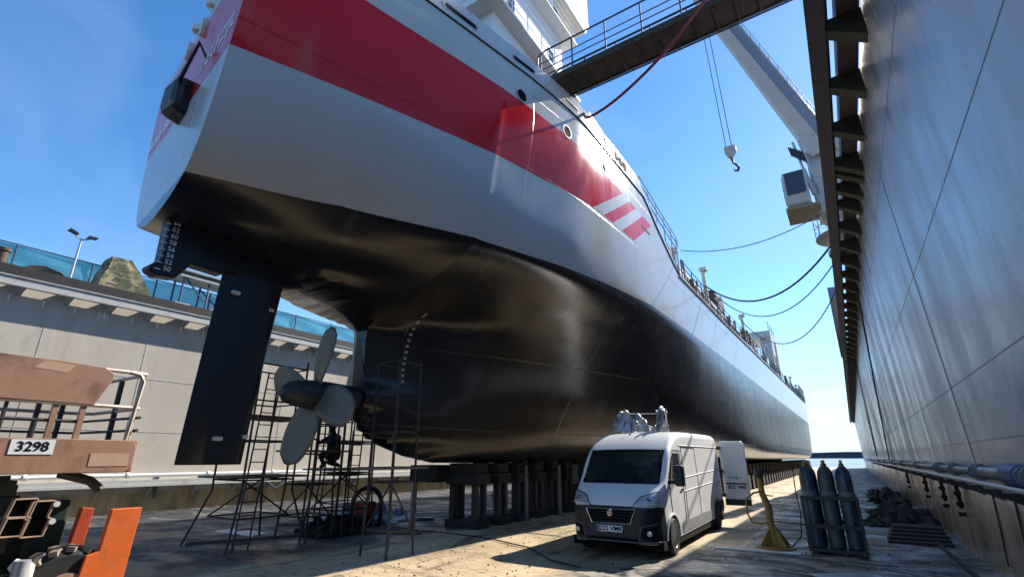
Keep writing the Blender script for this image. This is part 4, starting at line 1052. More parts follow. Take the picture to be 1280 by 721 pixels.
def ladder(label, p, q, w, n):
    r = empty('ladder', (p[0], p[1], 0), label, 'ladder')
    p = Vector(p); q = Vector(q); a = Vector((0, 1, 0)) * w / 2
    for s_ in (-1, 1): MB().tube([p + a * s_, q + a * s_], .022, 6).build('side_rail', 'dark', r)
    for i in range(n): c = p.lerp(q, (i + .5) / n); MB().tube([c - a, c + a], .014, 6).build('rung', 'dark', r)
    return r
ladder('ladder leaning on the scaffold left of the propeller', (-11.7, 6.95, .002), (-12.0, 7.35, 4.0), .36, 14)
ladder('steep ladder standing between the two scaffolds behind the hub', (-11.5, 8.6, .002), (-11.65, 8.75, 3.6), .34, 12)
ladder('ladder leaning on the low scaffold below the propeller', (-11.6, 9.75, .002), (-11.9, 10.1, 2.7), .36, 10)

# worker crouching on the low scaffold
def person(loc):
    r = empty('person', loc, 'person in dark work clothes crouching on the planks of the low scaffold', 'person')
    J = {'pel': (0, 0, .34, .15), 'spi': (.03, -.06, .55, .16), 'che': (.07, -.15, .78, .17), 'nec': (.09, -.20, .93, .07), 'hea': (.10, -.24, 1.03, .09), 'top': (.10, -.25, 1.15, .085),
         'shl': (-.10, -.17, .84, .075), 'ell': (-.2, -.40, .68, .055), 'hal': (-.08, -.58, .78, .045),
         'shr': (.25, -.12, .84, .075), 'elr': (.3, -.36, .66, .055), 'har': (.2, -.56, .74, .045),
         'hil': (-.1, -.04, .32, .11), 'knl': (-.14, -.42, .38, .075), 'anl': (-.12, -.2, .08, .055), 'tol': (-.12, -.38, .045, .045),
         'hir': (.12, -.02, .32, .11), 'knr': (.18, -.36, .16, .075), 'anr': (.16, .02, .1, .055), 'tor': (.16, .08, .045, .045)}
    E_ = [('pel','spi'),('spi','che'),('che','nec'),('nec','hea'),('hea','top'),('che','shl'),('shl','ell'),('ell','hal'),('che','shr'),('shr','elr'),('elr','har'),
          ('pel','hil'),('hil','knl'),('knl','anl'),('anl','tol'),('pel','hir'),('hir','knr'),('knr','anr'),('anr','tor')]
    ks = list(J); me = bpy.data.meshes.new('body')
    me.from_pydata([J[k][:3] for k in ks], [(ks.index(a), ks.index(b_)) for a, b_ in E_], [])
    me.materials.append(MT['overall'])
    o = bpy.data.objects.new('body', me); COL.objects.link(o); o.parent = r
    sk = o.modifiers.new('skin', 'SKIN')
    for i, k in enumerate(ks): me.skin_vertices[0].data[i].radius = (J[k][3],) * 2
    me.skin_vertices[0].data[0].use_root = True
    sb = o.modifiers.new('sub', 'SUBSURF'); sb.levels = 2; sb.render_levels = 2
    mb = MB(); mb.lathe([(.02, .14), (.09, .11), (.115, .04), (.108, 0), (.112, -.01)], (.10, -.25, 1.10), 'Z', 16); mb.build('helmet', M('helmet', (.05, .05, .06), .4), r, smooth=True, world=False)
    mb = MB()
    for hx, hy, hz in ((-.08, -.58, .78), (.2, -.56, .74)):
        for k in range(4): mb.tube([(hx - .03 + .02 * k, hy - .02, hz), (hx - .03 + .02 * k, hy - .07, hz + .01), (hx - .03 + .02 * k, hy - .085 + .006 * k, hz - .03)], .009, 6)
        mb.tube([(hx + .04, hy, hz), (hx + .05, hy - .04, hz + .02)], .010, 6)
    mb.build('gloved_fingers', 'overall', r, smooth=True, world=False)
    return r
pp = person((-12.4, 9.75, 1.667))

# welding reel machine, dark tubs, sheets lying around under the stern
RM = empty('hose_reel', (-12.3, 11.0, 0), 'black hoop-framed machine with a dark red box under the propeller', 'machine')
mb = MB(); pts = []
for i in range(17):
    t = PI * i / 16; pts.append((-12.35 + .42 * math.cos(t) * .7, 11.05 - .42 * math.cos(t) * -.7, .62 + .48 * math.sin(t)))
for dx in (0, .3): mb.tube([(pts[0][0] - dx, pts[0][1] + dx, .06)] + [(p[0] - dx, p[1] + dx, p[2]) for p in pts] + [(pts[-1][0] - dx, pts[-1][1] + dx, .06)], .06, 8)
mb.build('frame', 'black', RM, smooth=True)
mb = MB(); mb.box((-12.62, 10.85, .35), (-12.2, 11.3, .72)); mb.build('box', 'redbox', RM, bevel=.03)
mb = MB(); mb.box((-12.25, 10.84, .58), (-12.195, 11.0, .62)); mb.build('nameplate', 'white', RM)
mb = MB(); mb.lathe([(.22, -.18), (.22, .18)], (-12.4, 11.05, .25), 'X', 16)
mb.build('drum', 'rubber', RM, smooth=True)
mb = MB()
for x, y in ((-12.7, 10.9), (-12.15, 10.85), (-12.2, 11.4), (-12.65, 11.4)): mb.box((x - .05, y - .05, .002), (x + .05, y + .05, .12))
mb.build('foot', 'black', RM)
def crumple(name, mat, label, cat, c, sx, sy, h, seed, n=26, rough=.25):
    random.seed(seed); np.random.seed(seed); g = np.random.rand(12, 12)
    def nz(u, v):
        u *= 11; v *= 11; i, j = min(10, int(u)), min(10, int(v)); a, b_ = u - i, v - j
        return (g[i, j]*(1-a)*(1-b_) + g[i+1, j]*a*(1-b_) + g[i, j+1]*(1-a)*b_ + g[i+1, j+1]*a*b_)
    rows = []
    for i in range(n + 1):
        row = []
        for j in range(n + 1):
            u, v = i / n, j / n; e = max(0, 1 - (2*u-1)**2) ** .5 * max(0, 1 - (2*v-1)**2) ** .5
            w = 1 + rough * (nz(v, u) - .5)
            row.append((c[0] + (u - .5) * sx * w, c[1] + (v - .5) * sy * w, c[2] + .012 + e * h * (.15 + 1.1 * nz(u, v) ** 1.5)))
        rows.append(row)
    mb = MB().grid(rows)
    return tag(mb.build(name, mat, thick=.01), label, cat)
crumple('plastic_sheet', 'bluesheet', 'crumpled bluish plastic sheeting on the deck behind the machine', 'sheeting', (-13.6, 11.9, 0), 2.2, 2.6, .62, 3)
crumple('plastic_sheet', 'sheet', 'flat pale sheet lying on the deck left of the steel stand', 'sheeting', (-13.2, 13.9, 0), 1.6, 1.6, .12, 8)
crumple('rubble_sack', 'bluesheet', 'slumped grey-blue sack right of the machine', 'sack', (-13.6, 13.3, 0), .8, 1.3, .35, 12)
crumple('dark_tarpaulin', 'debris', 'dark folded tarpaulin and hoses left of the machine', 'tarpaulin', (-12.3, 9.9, 0), 1.3, 1.7, .5, 17)
crumple('plastic_sheet', 'sheet', 'thin pale strip of sheet lying under the rudder', 'sheeting', (-14.5, 8.6, 0), 1.8, .6, .05, 31)
for i, (x, y, L, a) in enumerate(((-13.0, 8.2, 3.2, .4), (-11.4, 10.6, 2.6, 1.2), (-14.2, 10.8, 2.4, .9), (-13.0, 13.2, 2.2, 1.1))):
    mb = MB(); mb.beam((x - L/2*math.sin(a), y - L/2*math.cos(a), .035), (x + L/2*math.sin(a), y + L/2*math.cos(a), .035), .16, .06)
    tag(mb.build('plank', 'plank'), ('plank lying beside the splayed scaffold feet', 'plank lying before the red-boxed machine', 'plank lying behind the low scaffold', 'plank lying beside the pale sheet')[i], 'plank', 'planks lying under the stern')

# ================================================================== VAN
VL = 6.95
VAN = empty('delivery_van', (-4.50, 10.72, 0), 'white high-roof delivery van with one rear door open', 'van', rz=math.radians(1.2))
def vz(y): return float(pchip([0, .05, .12, .35, .62, 1.3, 1.65, 2.05, 2.6, 4, 6.5, 6.83, VL], [.90, 1.02, 1.10, 1.26, 1.41, 2.13, 2.34, 2.50, 2.575, 2.60, 2.62, 2.58, 2.47], y))
def vw(y): return float(pchip([0, .05, .14, .3, .55, .95, 1.5, 6.7, VL], [.66, .76, .86, .945, .995, 1.02, 1.03, 1.03, 1.0], y))
def vr(y): return float(np.interp(y, [0, .1, .6, 1.3, 2.1, 3, VL], [.10, .11, .11, .11, .15, .16, .16]))
def vbot(y): return float(np.interp(y, [0, .1, .4, VL - .2, VL], [.30, .29, .30, .34, .42]))
def tumb(z): return 1 - .035 * max(0, z - 1.25) / 1.3 - .05 * max(0, .55 - z) ** 1.0
def vsec(y):
    w, zt, r, zb = vw(y), vz(y), vr(y), vbot(y); pts = []
    for i in range(15):
        z = zb + (zt - r - zb) * i / 14; pts.append((w * tumb(z), y, z))
    for i in range(1, 8):
        t = PI / 2 * i / 8; z = zt - r + r * math.sin(t); pts.append(((w * tumb(z)) - r + r * math.cos(t), y, z))
    x0 = w * tumb(zt) - r
    for i in range(8):
        u = 1 - i / 8; pts.append((x0 * u, y, zt + .02 * (1 - u * u)))
    return pts
yv = [0, .02, .05, .08, .12, .18, .25, .35, .48, .62, .75, .9, 1.05, 1.2, 1.3, 1.4, 1.55, 1.7, 1.9, 2.1, 2.4, 2.8] + list(np.arange(3.2, 6.5, .4)) + [6.6, 6.75, 6.85, 6.92, VL]
mb = MB(); R_ = []
for y in yv:
    s_ = vsec(y); full = s_ + [(0, y, s_[-1][2] + .001)] + [(-x, yy, z) for x, yy, z in s_[::-1]]; R_.append(full)
mb.grid(R_)
n_ = len(R_[0])
mb.add(R_[0], [tuple(range(n_))]); mb.add(R_[-1], [tuple(range(n_))])
body = mb.build('body', 'vwhite', VAN, smooth=True, world=False, sharp=38)
VB = bvh_of(body)
def vpart(mb, name, mat, parent=VAN, **k): return mb.build(name, mat, parent, world=False, **k)
def fpatch(pts, eps, n=10, m=8): return patch(VB, [(x, -1, z) for x, z in pts], (0, 1, 0), eps, n, m)
def spatch(pts, eps, n=10, m=8, sgn=1): return patch(VB, [(3 * sgn, y, z) for y, z in pts], (-sgn, 0, 0), eps, n, m)
def glass_mat():
    m, t, b = new_mat('windscreen_glass')
    b.inputs['Base Color'].default_value = (.02, .03, .035, 1); b.inputs['Roughness'].default_value = .03; b.inputs['Specular IOR Level'].default_value = .6
    tr = N(t, 'ShaderNodeBsdfTransparent'); tr.inputs[0].default_value = (.62, .72, .72, 1)
    mx = N(t, 'ShaderNodeMixShader'); mx.inputs[0].default_value = .42
    t.links.new(tr.outputs[0], mx.inputs[1]); t.links.new(b.outputs[0], mx.inputs[2]); t.links.new(mx.outputs[0], t.nodes['Material Output'].inputs[0])
    return m
MT['screen'] = glass_mat()
bmx = bmesh.new(); bmx.from_mesh(body.data)
kill = [f for f in bmx.faces if .66 < f.calc_center_median().y < 1.27 and f.calc_center_median().z > 1.42 and abs(f.calc_center_median().x) < .86]
bmesh.ops.delete(bmx, geom=kill, context='FACES'); bmx.to_mesh(body.data); bmx.free()
cabm = M('cab_trim', (.06, .062, .068), .7)
mb = MB(); mb.box((-.93, .70, 1.30), (.93, 1.25, 1.37)); mb.prism([(.62, 1.30), (.72, 1.38), (1.15, 1.42), (1.25, 1.30)], -.90, .90, 'X'); vpart(mb, 'dashboard', cabm)
mb = MB(); mb.box((-.95, 2.30, .5), (.95, 2.33, 2.45)); bkh = vpart(mb, 'bulkhead', M('bulkhead_grey', (.30, .30, .31), .6))
mb = MB(); mb.box((-.45, 2.285, 1.75), (.45, 2.299, 2.1)); vpart(mb, 'bulkhead_window', 'lgrey', bkh)
for x in (-.62, -.22, .52):
    mb = MB(); mb.box((x - .22, 1.75, 1.0), (x + .22, 1.92, 1.62)); mb.box((x - .12, 1.78, 1.66), (x + .12, 1.88, 1.86)); vpart(mb, 'seat', cabm, bevel=.05)
mb = MB(); mb.tube([(.52 + .2 * math.cos(2*PI*k/20), 1.30 + .10 * math.sin(2*PI*k/20), 1.48 + .16 * math.sin(2*PI*k/20)) for k in range(21)], .018, 6); vpart(mb, 'steering_wheel', 'ink', smooth=True)
for x, y, w in ((-.45, .85, .16), (.05, .92, .11)):
    mb = MB(); mb.box((x, y, 1.40), (x + w, y + .2, 1.425)); vpart(mb, 'paper', 'plate')
vpart(fpatch([(-.89, 1.43), (.89, 1.43), (.82, 2.12), (-.82, 2.12)], .006, 16, 14), 'windscreen', 'screen', smooth=True)
vpart(fpatch([(-.84, 1.405), (.84, 1.405), (.80, 1.435), (-.80, 1.435)], .012, 16, 2), 'windscreen_cowl', 'vblack')
# dark bumper mask, grille, lower spoiler
vpart(fpatch([(-.985, .305), (.985, .305), (.97, .98), (-.97, .98)], .014, 40, 12), 'bumper', 'vblack', smooth=True)
vpart(spatch([(.30, .33), (.60, .34), (.50, .95), (.22, 1.0)], .014, 8, 8), 'bumper_corner', 'vblack', smooth=True)
vpart(spatch([(.30, .33), (.60, .34), (.50, .95), (.22, 1.0)], .014, 8, 8, -1), 'bumper_corner', 'vblack', smooth=True)
gr = vpart(fpatch([(-.42, .66), (.42, .66), (.54, .93), (-.54, .93)], .022, 12, 6), 'grille', 'ink')
mb = MB()
def fp(x, z, e): return cast(VB, (x, -1, z), (0, 1, 0), e)
def strip(poly, w, e, close=True):
    mb = MB(); P2 = poly + ([poly[0]] if close else []); pts = []
    for i in range(len(P2) - 1):
        for k in range(6):
            x = P2[i][0] + (P2[i+1][0] - P2[i][0]) * k / 6; z = P2[i][1] + (P2[i+1][1] - P2[i][1]) * k / 6
            pts.append(fp(x, z, e))
    pts.append(fp(*P2[-1], e)); mb.tube(pts, w, 6); return mb
vpart(strip([(-.42, .66), (.42, .66), (.54, .93), (-.54, .93)], .016, .03), 'grille_surround', 'chrome', gr)
for k in range(4):
    z = .70 + k * .06; vpart(strip([(-.43 - k * .022, z), (.43 + k * .022, z)], .007, .026, False), 'grille_bar', 'vblack', gr)
bp = fp(0, .86, .04)
mb = MB(); mb.lathe([(.0, -.03), (.055, -.026), (.062, -.01), (.062, .03)], bp, 'Y', 20); vpart(mb, 'badge', 'chrome', gr, smooth=True)
mb = MB(); mb.lathe([(.0, -.033), (.045, -.031), (.046, -.026)], bp, 'Y', 20); bd = vpart(mb, 'badge_disc', M('badge_dark', (.12, .03, .03), .4), gr, smooth=True)
mb = MB()
for k in range(4): mb.box((bp.x - .030 + k * .017, bp.y - .038, bp.z - .022), (bp.x - .022 + k * .017, bp.y - .033, bp.z + .022))
vpart(mb, 'badge_letters', 'chrome', gr)
vpart(fpatch([(-.55, .30), (.55, .30), (.6, .40), (-.6, .40)], .02, 12, 3), 'lower_intake', 'ink')
for s_ in (1, -1):
    fr_ = vpart(fpatch([(s_ * .62, .40), (s_ * .88, .42), (s_ * .90, .62), (s_ * .66, .58)], .02, 8, 6), 'fog_lamp_recess', 'ink')
    mb = MB(); c_ = fp(s_ * .77, .50, .03); mb.lathe([(0, -.02), (.05, -.012), (.055, .02)], c_, 'Y', 16); vpart(mb, 'fog_lamp', 'lens', fr_, smooth=True)
    mb = strip([(s_ * .58, .36), (s_ * .64, .62), (s_ * .92, .68)], .010, .018, False); vpart(mb, 'bumper_crease', 'pipe')
vpart(strip([(-.93, .335), (-.5, .33), (.5, .33), (.93, .335)], .014, .02, False), 'bumper_lip', 'pipe')
vpart(strip([(-.60, 1.30), (-.42, 1.02)], .006, .002, False), 'bonnet_crease', 'vwhite'); vpart(strip([(.60, 1.30), (.42, 1.02)], .006, .002, False), 'bonnet_crease', 'vwhite')
pl = fp(-.03, .56, .03)
def plate(cx, y, cz, ny, w=.56, h_=.125, parent=VAN):
    mb = MB(); mb.box((cx - w/2, y - .006, cz - h_/2), (cx + w/2, y + .006, cz + h_/2)); pb_ = vpart(mb, 'number_plate', 'plate', parent, bevel=.004)
    s = -1 if ny < 0 else 1
    mb = MB(); mb.box((cx - w/2 + .006, y - .0085, cz - h_/2 + .006), (cx - w/2 + .055, y - .0065, cz + h_/2 - .006)); vpart(mb, 'plate_band', 'eublue', pb_)
    vpart(text_mb('222 VMK', .135, (cx + .03, y - .008, cz), (1, 0, 0), (0, 0, 1), .001, bold=.003), 'plate_text', 'ink', pb_)
    return pb_
plate(pl.x, pl.y, pl.z, -1)
# headlights
for s_ in (1, -1):
    hl = vpart(fpatch([(s_ * .46, .98), (s_ * .95, 1.03), (s_ * .97, 1.27), (s_ * .62, 1.17)], .012, 14, 8), 'headlight', 'lens', smooth=True)
    mb = MB(); pts = [fp(s_ * (.48 + .44 * k / 10), .995 + .05 * k / 10, .024) for k in range(11)]
    mb.tube([p for p in pts if p is not None], .013, 6); vpart(mb, 'daylight_strip', 'white', hl)
    mb = MB(); c_ = fp(s_ * .78, 1.12, .006); mb.lathe([(0, -.03), (.05, -.02), (.055, .02)], c_, 'Y', 16); vpart(mb, 'lamp_bowl', 'glass', hl, smooth=True)
    mb = MB(); pts = [fp(s_ * x, z, .012) for x, z in ((.46, .98), (.54, 1.08), (.62, 1.17), (.8, 1.23), (.96, 1.27))]; mb.tube(pts, .012, 6); vpart(mb, 'headlight_rim', 'vblack', hl)
# hood shut line, wipers, aerial
vpart(strip([(-.50, .985), (.50, .985)], .008, .004, False), 'bonnet_seam', 'ink')
for x0, x1 in ((-.62, .02), (.08, .66)):
    mb = MB(); mb.tube([cast(VB, (x0 + (x1 - x0) * k / 8, -1, 1.46 + .05 * k / 8), (0, 1, 0), .02) for k in range(9)], .01, 5); vpart(mb, 'wiper', 'vblack')
mb = MB(); a0 = cast(VB, (-.15, 2.02, 4), (0, 0, -1), 0); mb.tube([a0, a0 + Vector((0, .05, .0)), a0 + Vector((0, .18, .26))], .007, 5); mb.lathe([(.03, 0), (.02, .03)], a0, 'Z', 10); vpart(mb, 'aerial', 'vblack')
# sides
for s_ in (1, -1):
    wd = vpart(spatch([(1.18, 1.40), (2.05, 1.40), (2.02, 2.06), (1.50, 2.06)], .006, 8, 8, s_), 'door_window', 'glass', smooth=True)
    qw = vpart(spatch([(.86, 1.42), (1.12, 1.40), (1.44, 2.02), (1.34, 1.98)], .006, 6, 8, s_), 'quarter_window', 'glass', smooth=True)
    def side_line(pts, w, e=.004, s_=s_):
        mb = MB(); L = []
        for i in range(len(pts) - 1):
            for k in range(10):
                u = k / 10; L.append(cast(VB, (3 * s_, pts[i][0] + (pts[i+1][0] - pts[i][0]) * u, pts[i][1] + (pts[i+1][1] - pts[i][1]) * u), (-s_, 0, 0), e))
        L.append(cast(VB, (3 * s_, *pts[-1]), (-s_, 0, 0), e)); L = [p for p in L if p is not None]
        mb.tube(L, w, 5); return mb
    vpart(side_line([(1.05, .50), (.98, 1.38), (1.5, 2.12), (2.12, 2.12), (2.12, .48)], .007), 'door_seam', 'ink')
    vpart(side_line([(2.3, .48), (2.3, 2.2), (3.7, 2.2), (3.7, .48)], .006), 'door_seam', 'ink')
    vpart(side_line([(2.15, 2.24), (6.8, 2.26)], .012, .006), 'roof_gutter', 'galv')
    for z in (1.32, 1.62): vpart(side_line([(2.2, z - .12), (6.75, z)], .014, .0), 'side_crease', 'vwhite', smooth=True)
    vpart(spatch([(1.75, .36), (4.95, .38), (4.95, .60), (1.75, .58)], .012, 14, 2, s_), 'sill_trim', 'grey')
    vpart(spatch([(6.2, .45), (6.9, .45), (6.88, .74), (6.2, .74)], .012, 6, 4, s_), 'rear_corner', 'vblack')
    vpart(spatch([(1.80, 1.22), (2.02, 1.22), (2.02, 1.27), (1.80, 1.27)], .02, 4, 2, s_), 'door_handle', 'vblack')
    # wheel arches and wheels
    for yw in (.98, 5.80):
        L = []; R2 = []; ctr = None
        for k in range(21):
            t = -0.25 + (PI + .5) * k / 20
            L.append(cast(VB, (3 * s_, yw + .44 * math.cos(t), max(.34, .36 + .44 * math.sin(t))), (-s_, 0, 0), .005))
        c_ = cast(VB, (3 * s_, yw, .5), (-s_, 0, 0), .005); L = [p for p in L if p is not None]
        mb = MB(); mb.add([c_] + L, [(0, i + 1, i + 2) for i in range(len(L) - 1)]); arch = vpart(mb, 'wheel_arch', 'ink')
        mb = MB(); mb.tube([p + Vector((.004 * s_, 0, 0)) for p in L], .028, 6); vpart(mb, 'arch_lip', 'vblack' if yw > 3 else 'vwhite', arch, smooth=True)
        mb = MB(); xx = s_ * .93
        mb.lathe([(.21, -.11), (.33, -.12), (.365, -.09), (.372, 0), (.365, .09), (.33, .12), (.21, .11)], (xx, yw, .372), 'X', 30); wl = vpart(mb, 'wheel', 'rubber', smooth=True)
        mb = MB(); mb.lathe([(.0, .06 * s_), (.06, .075 * s_), (.07, .05 * s_), (.16, .07 * s_), (.205, .10 * s_), (.215, .115 * s_), (.215, -.05 * s_)], (xx, yw, .372), 'X', 24); vpart(mb, 'rim', 'alloy', wl, smooth=True)
        mb = MB()
        for k in range(5):
            t = 2 * PI * k / 5; mb.box((xx + s_ * .062 - .02, yw + .12 * math.cos(t) - .03, .372 + .12 * math.sin(t) - .03), (xx + s_ * .085, yw + .12 * math.cos(t) + .03, .372 + .12 * math.sin(t) + .03))
        vpart(mb, 'rim_slot', 'ink', wl)
    # mirror
    mb = MB(); mb.box((s_ * 1.0 if s_ > 0 else -1.2, .98, 1.42), (1.2 if s_ > 0 else -1.0, 1.12, 1.50)); mb.box((s_ * 1.14 if s_ > 0 else -1.34, .96, 1.36), (1.34 if s_ > 0 else -1.14, 1.16, 1.80))
    mi = vpart(mb, 'mirror', 'vblack', bevel=.05)
    mb = MB(); mb.box((s_ * 1.24 - .07, 1.165, 1.42), (s_ * 1.24 + .07, 1.175, 1.75)); vpart(mb, 'mirror_glass', 'glass', mi)
vpart(spatch([(6.35, .56), (6.5, .56), (6.5, .68), (6.35, .68)], .018, 3, 3), 'fuel_flap', 'ink')
# load space seen at the back, and the open rear door with its plate
mb = MB(); mb.box((-.95, VL + .003, .55), (.95, VL + .012, 2.40)); vpart(mb, 'load_opening', 'ink')
DO = empty('rear_door', (0, 0, 0), '', None); del DO['label']
DO.parent = VAN; DO.location = (0, 0, 0)
bpy.data.objects.remove(DO)
mb = MB(); out = [(1.045, .56), (1.80, .56), (1.80, 2.36), (1.72, 2.46), (1.045, 2.46)]
mb.prism(out, VL + .10, VL + .17, 'Y'); dr = vpart(mb, 'rear_door', 'vwhite', bevel=.03)
mb = MB(); mb.box((1.12, VL + .085, 1.17), (1.74, VL + .099, 1.21)); vpart(mb, 'door_handle_strip', 'vblack', dr, bevel=.004)
plate(1.43, VL + .09, 1.085, -1, .50, .11, dr)
mb = MB(); mb.box((1.05, VL + .085, .56), (1.79, VL + .098, .74)); vpart(mb, 'door_lower_trim', 'vblack', dr)
mb = MB()
for k in range(9): mb.box((1.22 + k * .045, VL + .092, 1.36), (1.25 + k * .045, VL + .099, 1.38))
mb.prism([(1.42, 1.35), (1.50, 1.35), (1.46, 1.31)], VL + .092, VL + .099, 'Y')
vpart(mb, 'door_badge', 'vblack', dr)
for z in (.8, 1.5, 2.2):
    mb = MB(); mb.box((.98, VL - .02, z), (1.08, VL + .10, z + .1)); vpart(mb, 'hinge', 'vblack', dr)
mb = MB()
for a, b_ in (((-.885, 1.44), (-.815, 2.11)), ((.885, 1.44), (.815, 2.11)), ((-.815, 2.11), (.815, 2.11))):
    mb.tube([fp(a[0] + (b_[0] - a[0]) * k / 10, a[1] + (b_[1] - a[1]) * k / 10, .006) for k in range(11)], .014, 6)
vpart(mb, 'windscreen_seal', 'ink')
mb = MB(); mb.box((-1.0, .25, .18), (1.0, 6.7, .34)); vpart(mb, 'underbody', 'ink')

# torn plastic film and a light frame on the van roof
TF = empty('plastic_bundle', (-4.55, 13.6, 2.6), 'torn crumpled plastic film on a light frame on the van roof', 'plastic sheeting')
mb = MB()
for (a, b_) in (((-5.25, 13.6, 2.605), (-5.2, 13.7, 3.15)), ((-4.75, 13.6, 2.61), (-4.7, 13.7, 3.1)), ((-4.0, 13.6, 2.6), (-4.0, 13.7, 3.2)), ((-5.2, 13.7, 3.12), (-4.0, 13.7, 3.08)), ((-5.2, 14.5, 2.61), (-5.15, 14.5, 3.0))):
    mb.tube([a, b_], .018, 6)
mb.build('frame', 'galv', TF)
def drape(u0, u1, topf, depth, seed, n=22, m=14):
    random.seed(seed); rows = []
    ph = [random.uniform(0, 6) for _ in range(6)]
    for i in range(n + 1):
        u = i / n; x = u0 + (u1 - u0) * u; zt = topf(u) + .03 * math.sin(17 * u + ph[4]) + .02 * math.sin(37 * u + ph[5]); row = []
        for j in range(m + 1):
            v = j / m
            z = 2.60 + .02 + (zt - 2.60) * (1 - v)
            y = 13.62 + depth * (.10 * math.sin(9 * u + ph[0] + 3 * v) + .07 * math.sin(23 * u + ph[1] - 4 * v) + .05 * math.sin(41 * u + ph[2] + 7 * v)) - .12 * v
            row.append((x + .02 * math.sin(14 * v + ph[3]), y, z))
        rows.append(row)
    return MB().grid(rows)
drape(-5.45, -4.76, lambda u: 2.72 + .48 * math.sin(PI * min(1, .12 + .95 * u)) ** .8 if u < .85 else 3.05, .8, 2).build('film', 'film', TF, smooth=True, thick=.006, sharp=60)
drape(-4.72, -3.98, lambda u: 3.14 - .42 * math.sin(PI * min(1, u * .95)) + (.08 if u > .9 else 0), .7, 5).build('film', 'sheet', TF, smooth=True, thick=.006, sharp=60)
drape(-4.22, -3.95, lambda u: 2.95 + .27 * math.sin(PI * u) ** .6, 1.0, 9).build('film', 'film', TF, smooth=True, thick=.006, sharp=60)
crumple('rag_bundle', 'sheet', 'small white rag bundle among the film on the van roof', 'rags', (-5.08, 13.45, 2.6), .42, .5, .3, 23, 18)

# ================================================================== RIGHT FOREGROUND
YP = empty('hydrant_post', (-1.86, 13.97, 0), 'worn yellow standpipe post with flared foot and hose loop', 'post')
def ring(cx, cy, r, z): return (cx, cy, z)
mb = MB(); mb.tube([(-1.86, 13.97, .05), (-1.90, 13.97, .55), (-1.89, 13.97, .85), (-1.98, 13.97, 1.15), (-2.0, 13.97, 1.55)], [.085, .08, .085, .07, .06], 12); mb.build('pipe', 'yellow', YP, smooth=True)
mb = MB(); mb.lathe([(.42, .002), (.42, .03), (.1, .04)], (-1.86, 13.97, 0), 'Z', 20)
for k in range(4):
    t = PI / 4 + PI / 2 * k; c_, s_ = math.cos(t), math.sin(t)
    mb.add([(-1.86 + .06*c_ - .012*s_, 13.97 + .06*s_ + .012*c_, .04), (-1.86 + .40*c_ - .012*s_, 13.97 + .40*s_ + .012*c_, .04), (-1.86 + .06*c_ - .012*s_, 13.97 + .06*s_ + .012*c_, .47),
            (-1.86 + .06*c_ + .012*s_, 13.97 + .06*s_ - .012*c_, .04), (-1.86 + .40*c_ + .012*s_, 13.97 + .40*s_ - .012*c_, .04), (-1.86 + .06*c_ + .012*s_, 13.97 + .06*s_ - .012*c_, .47)],
           [(0,1,2),(5,4,3),(0,3,4,1),(1,4,5,2),(2,5,3,0)])
mb.build('foot', 'yellow', YP)
mb = MB(); mb.lathe([(.05, 0), (.10, .02), (.11, .1), (.09, .2), (.04, .24)], (-2.0, 13.97, 1.5), 'Z', 14); mb.build('valve', 'dark', YP, smooth=True)
mb = MB(); mb.tube([(-1.98, 13.9, 1.2), (-2.15, 13.85, 1.16), (-2.33, 13.8, 1.02), (-2.34, 13.8, .72), (-2.26, 13.82, .52), (-2.05, 13.88, .50), (-1.9, 13.92, .55)], .022, 8); mb.tube([(-2.0, 13.97, 1.12), (-1.75, 13.97, 1.10)], .015, 6)
mb.build('hose_loop', 'yellow', YP, smooth=True)
mb = MB(); mb.tube([(-1.85, 13.9, .56), (-1.4, 13.9, .54), (-.9, 14.0, .52)], .012, 6); mb.tube([(-1.3, 14.6, 1.9), (-1.32, 14.6, 1.2), (-1.28, 14.5, .7), (-1.32, 14.2, .25), (-1.5, 13.9, .06), (-1.75, 13.7, .03)], .014, 6)
tag(mb.build('thin_hose', 'rubber', smooth=True), 'thin black hose looping from the yellow post to the gas bottles', 'hose')

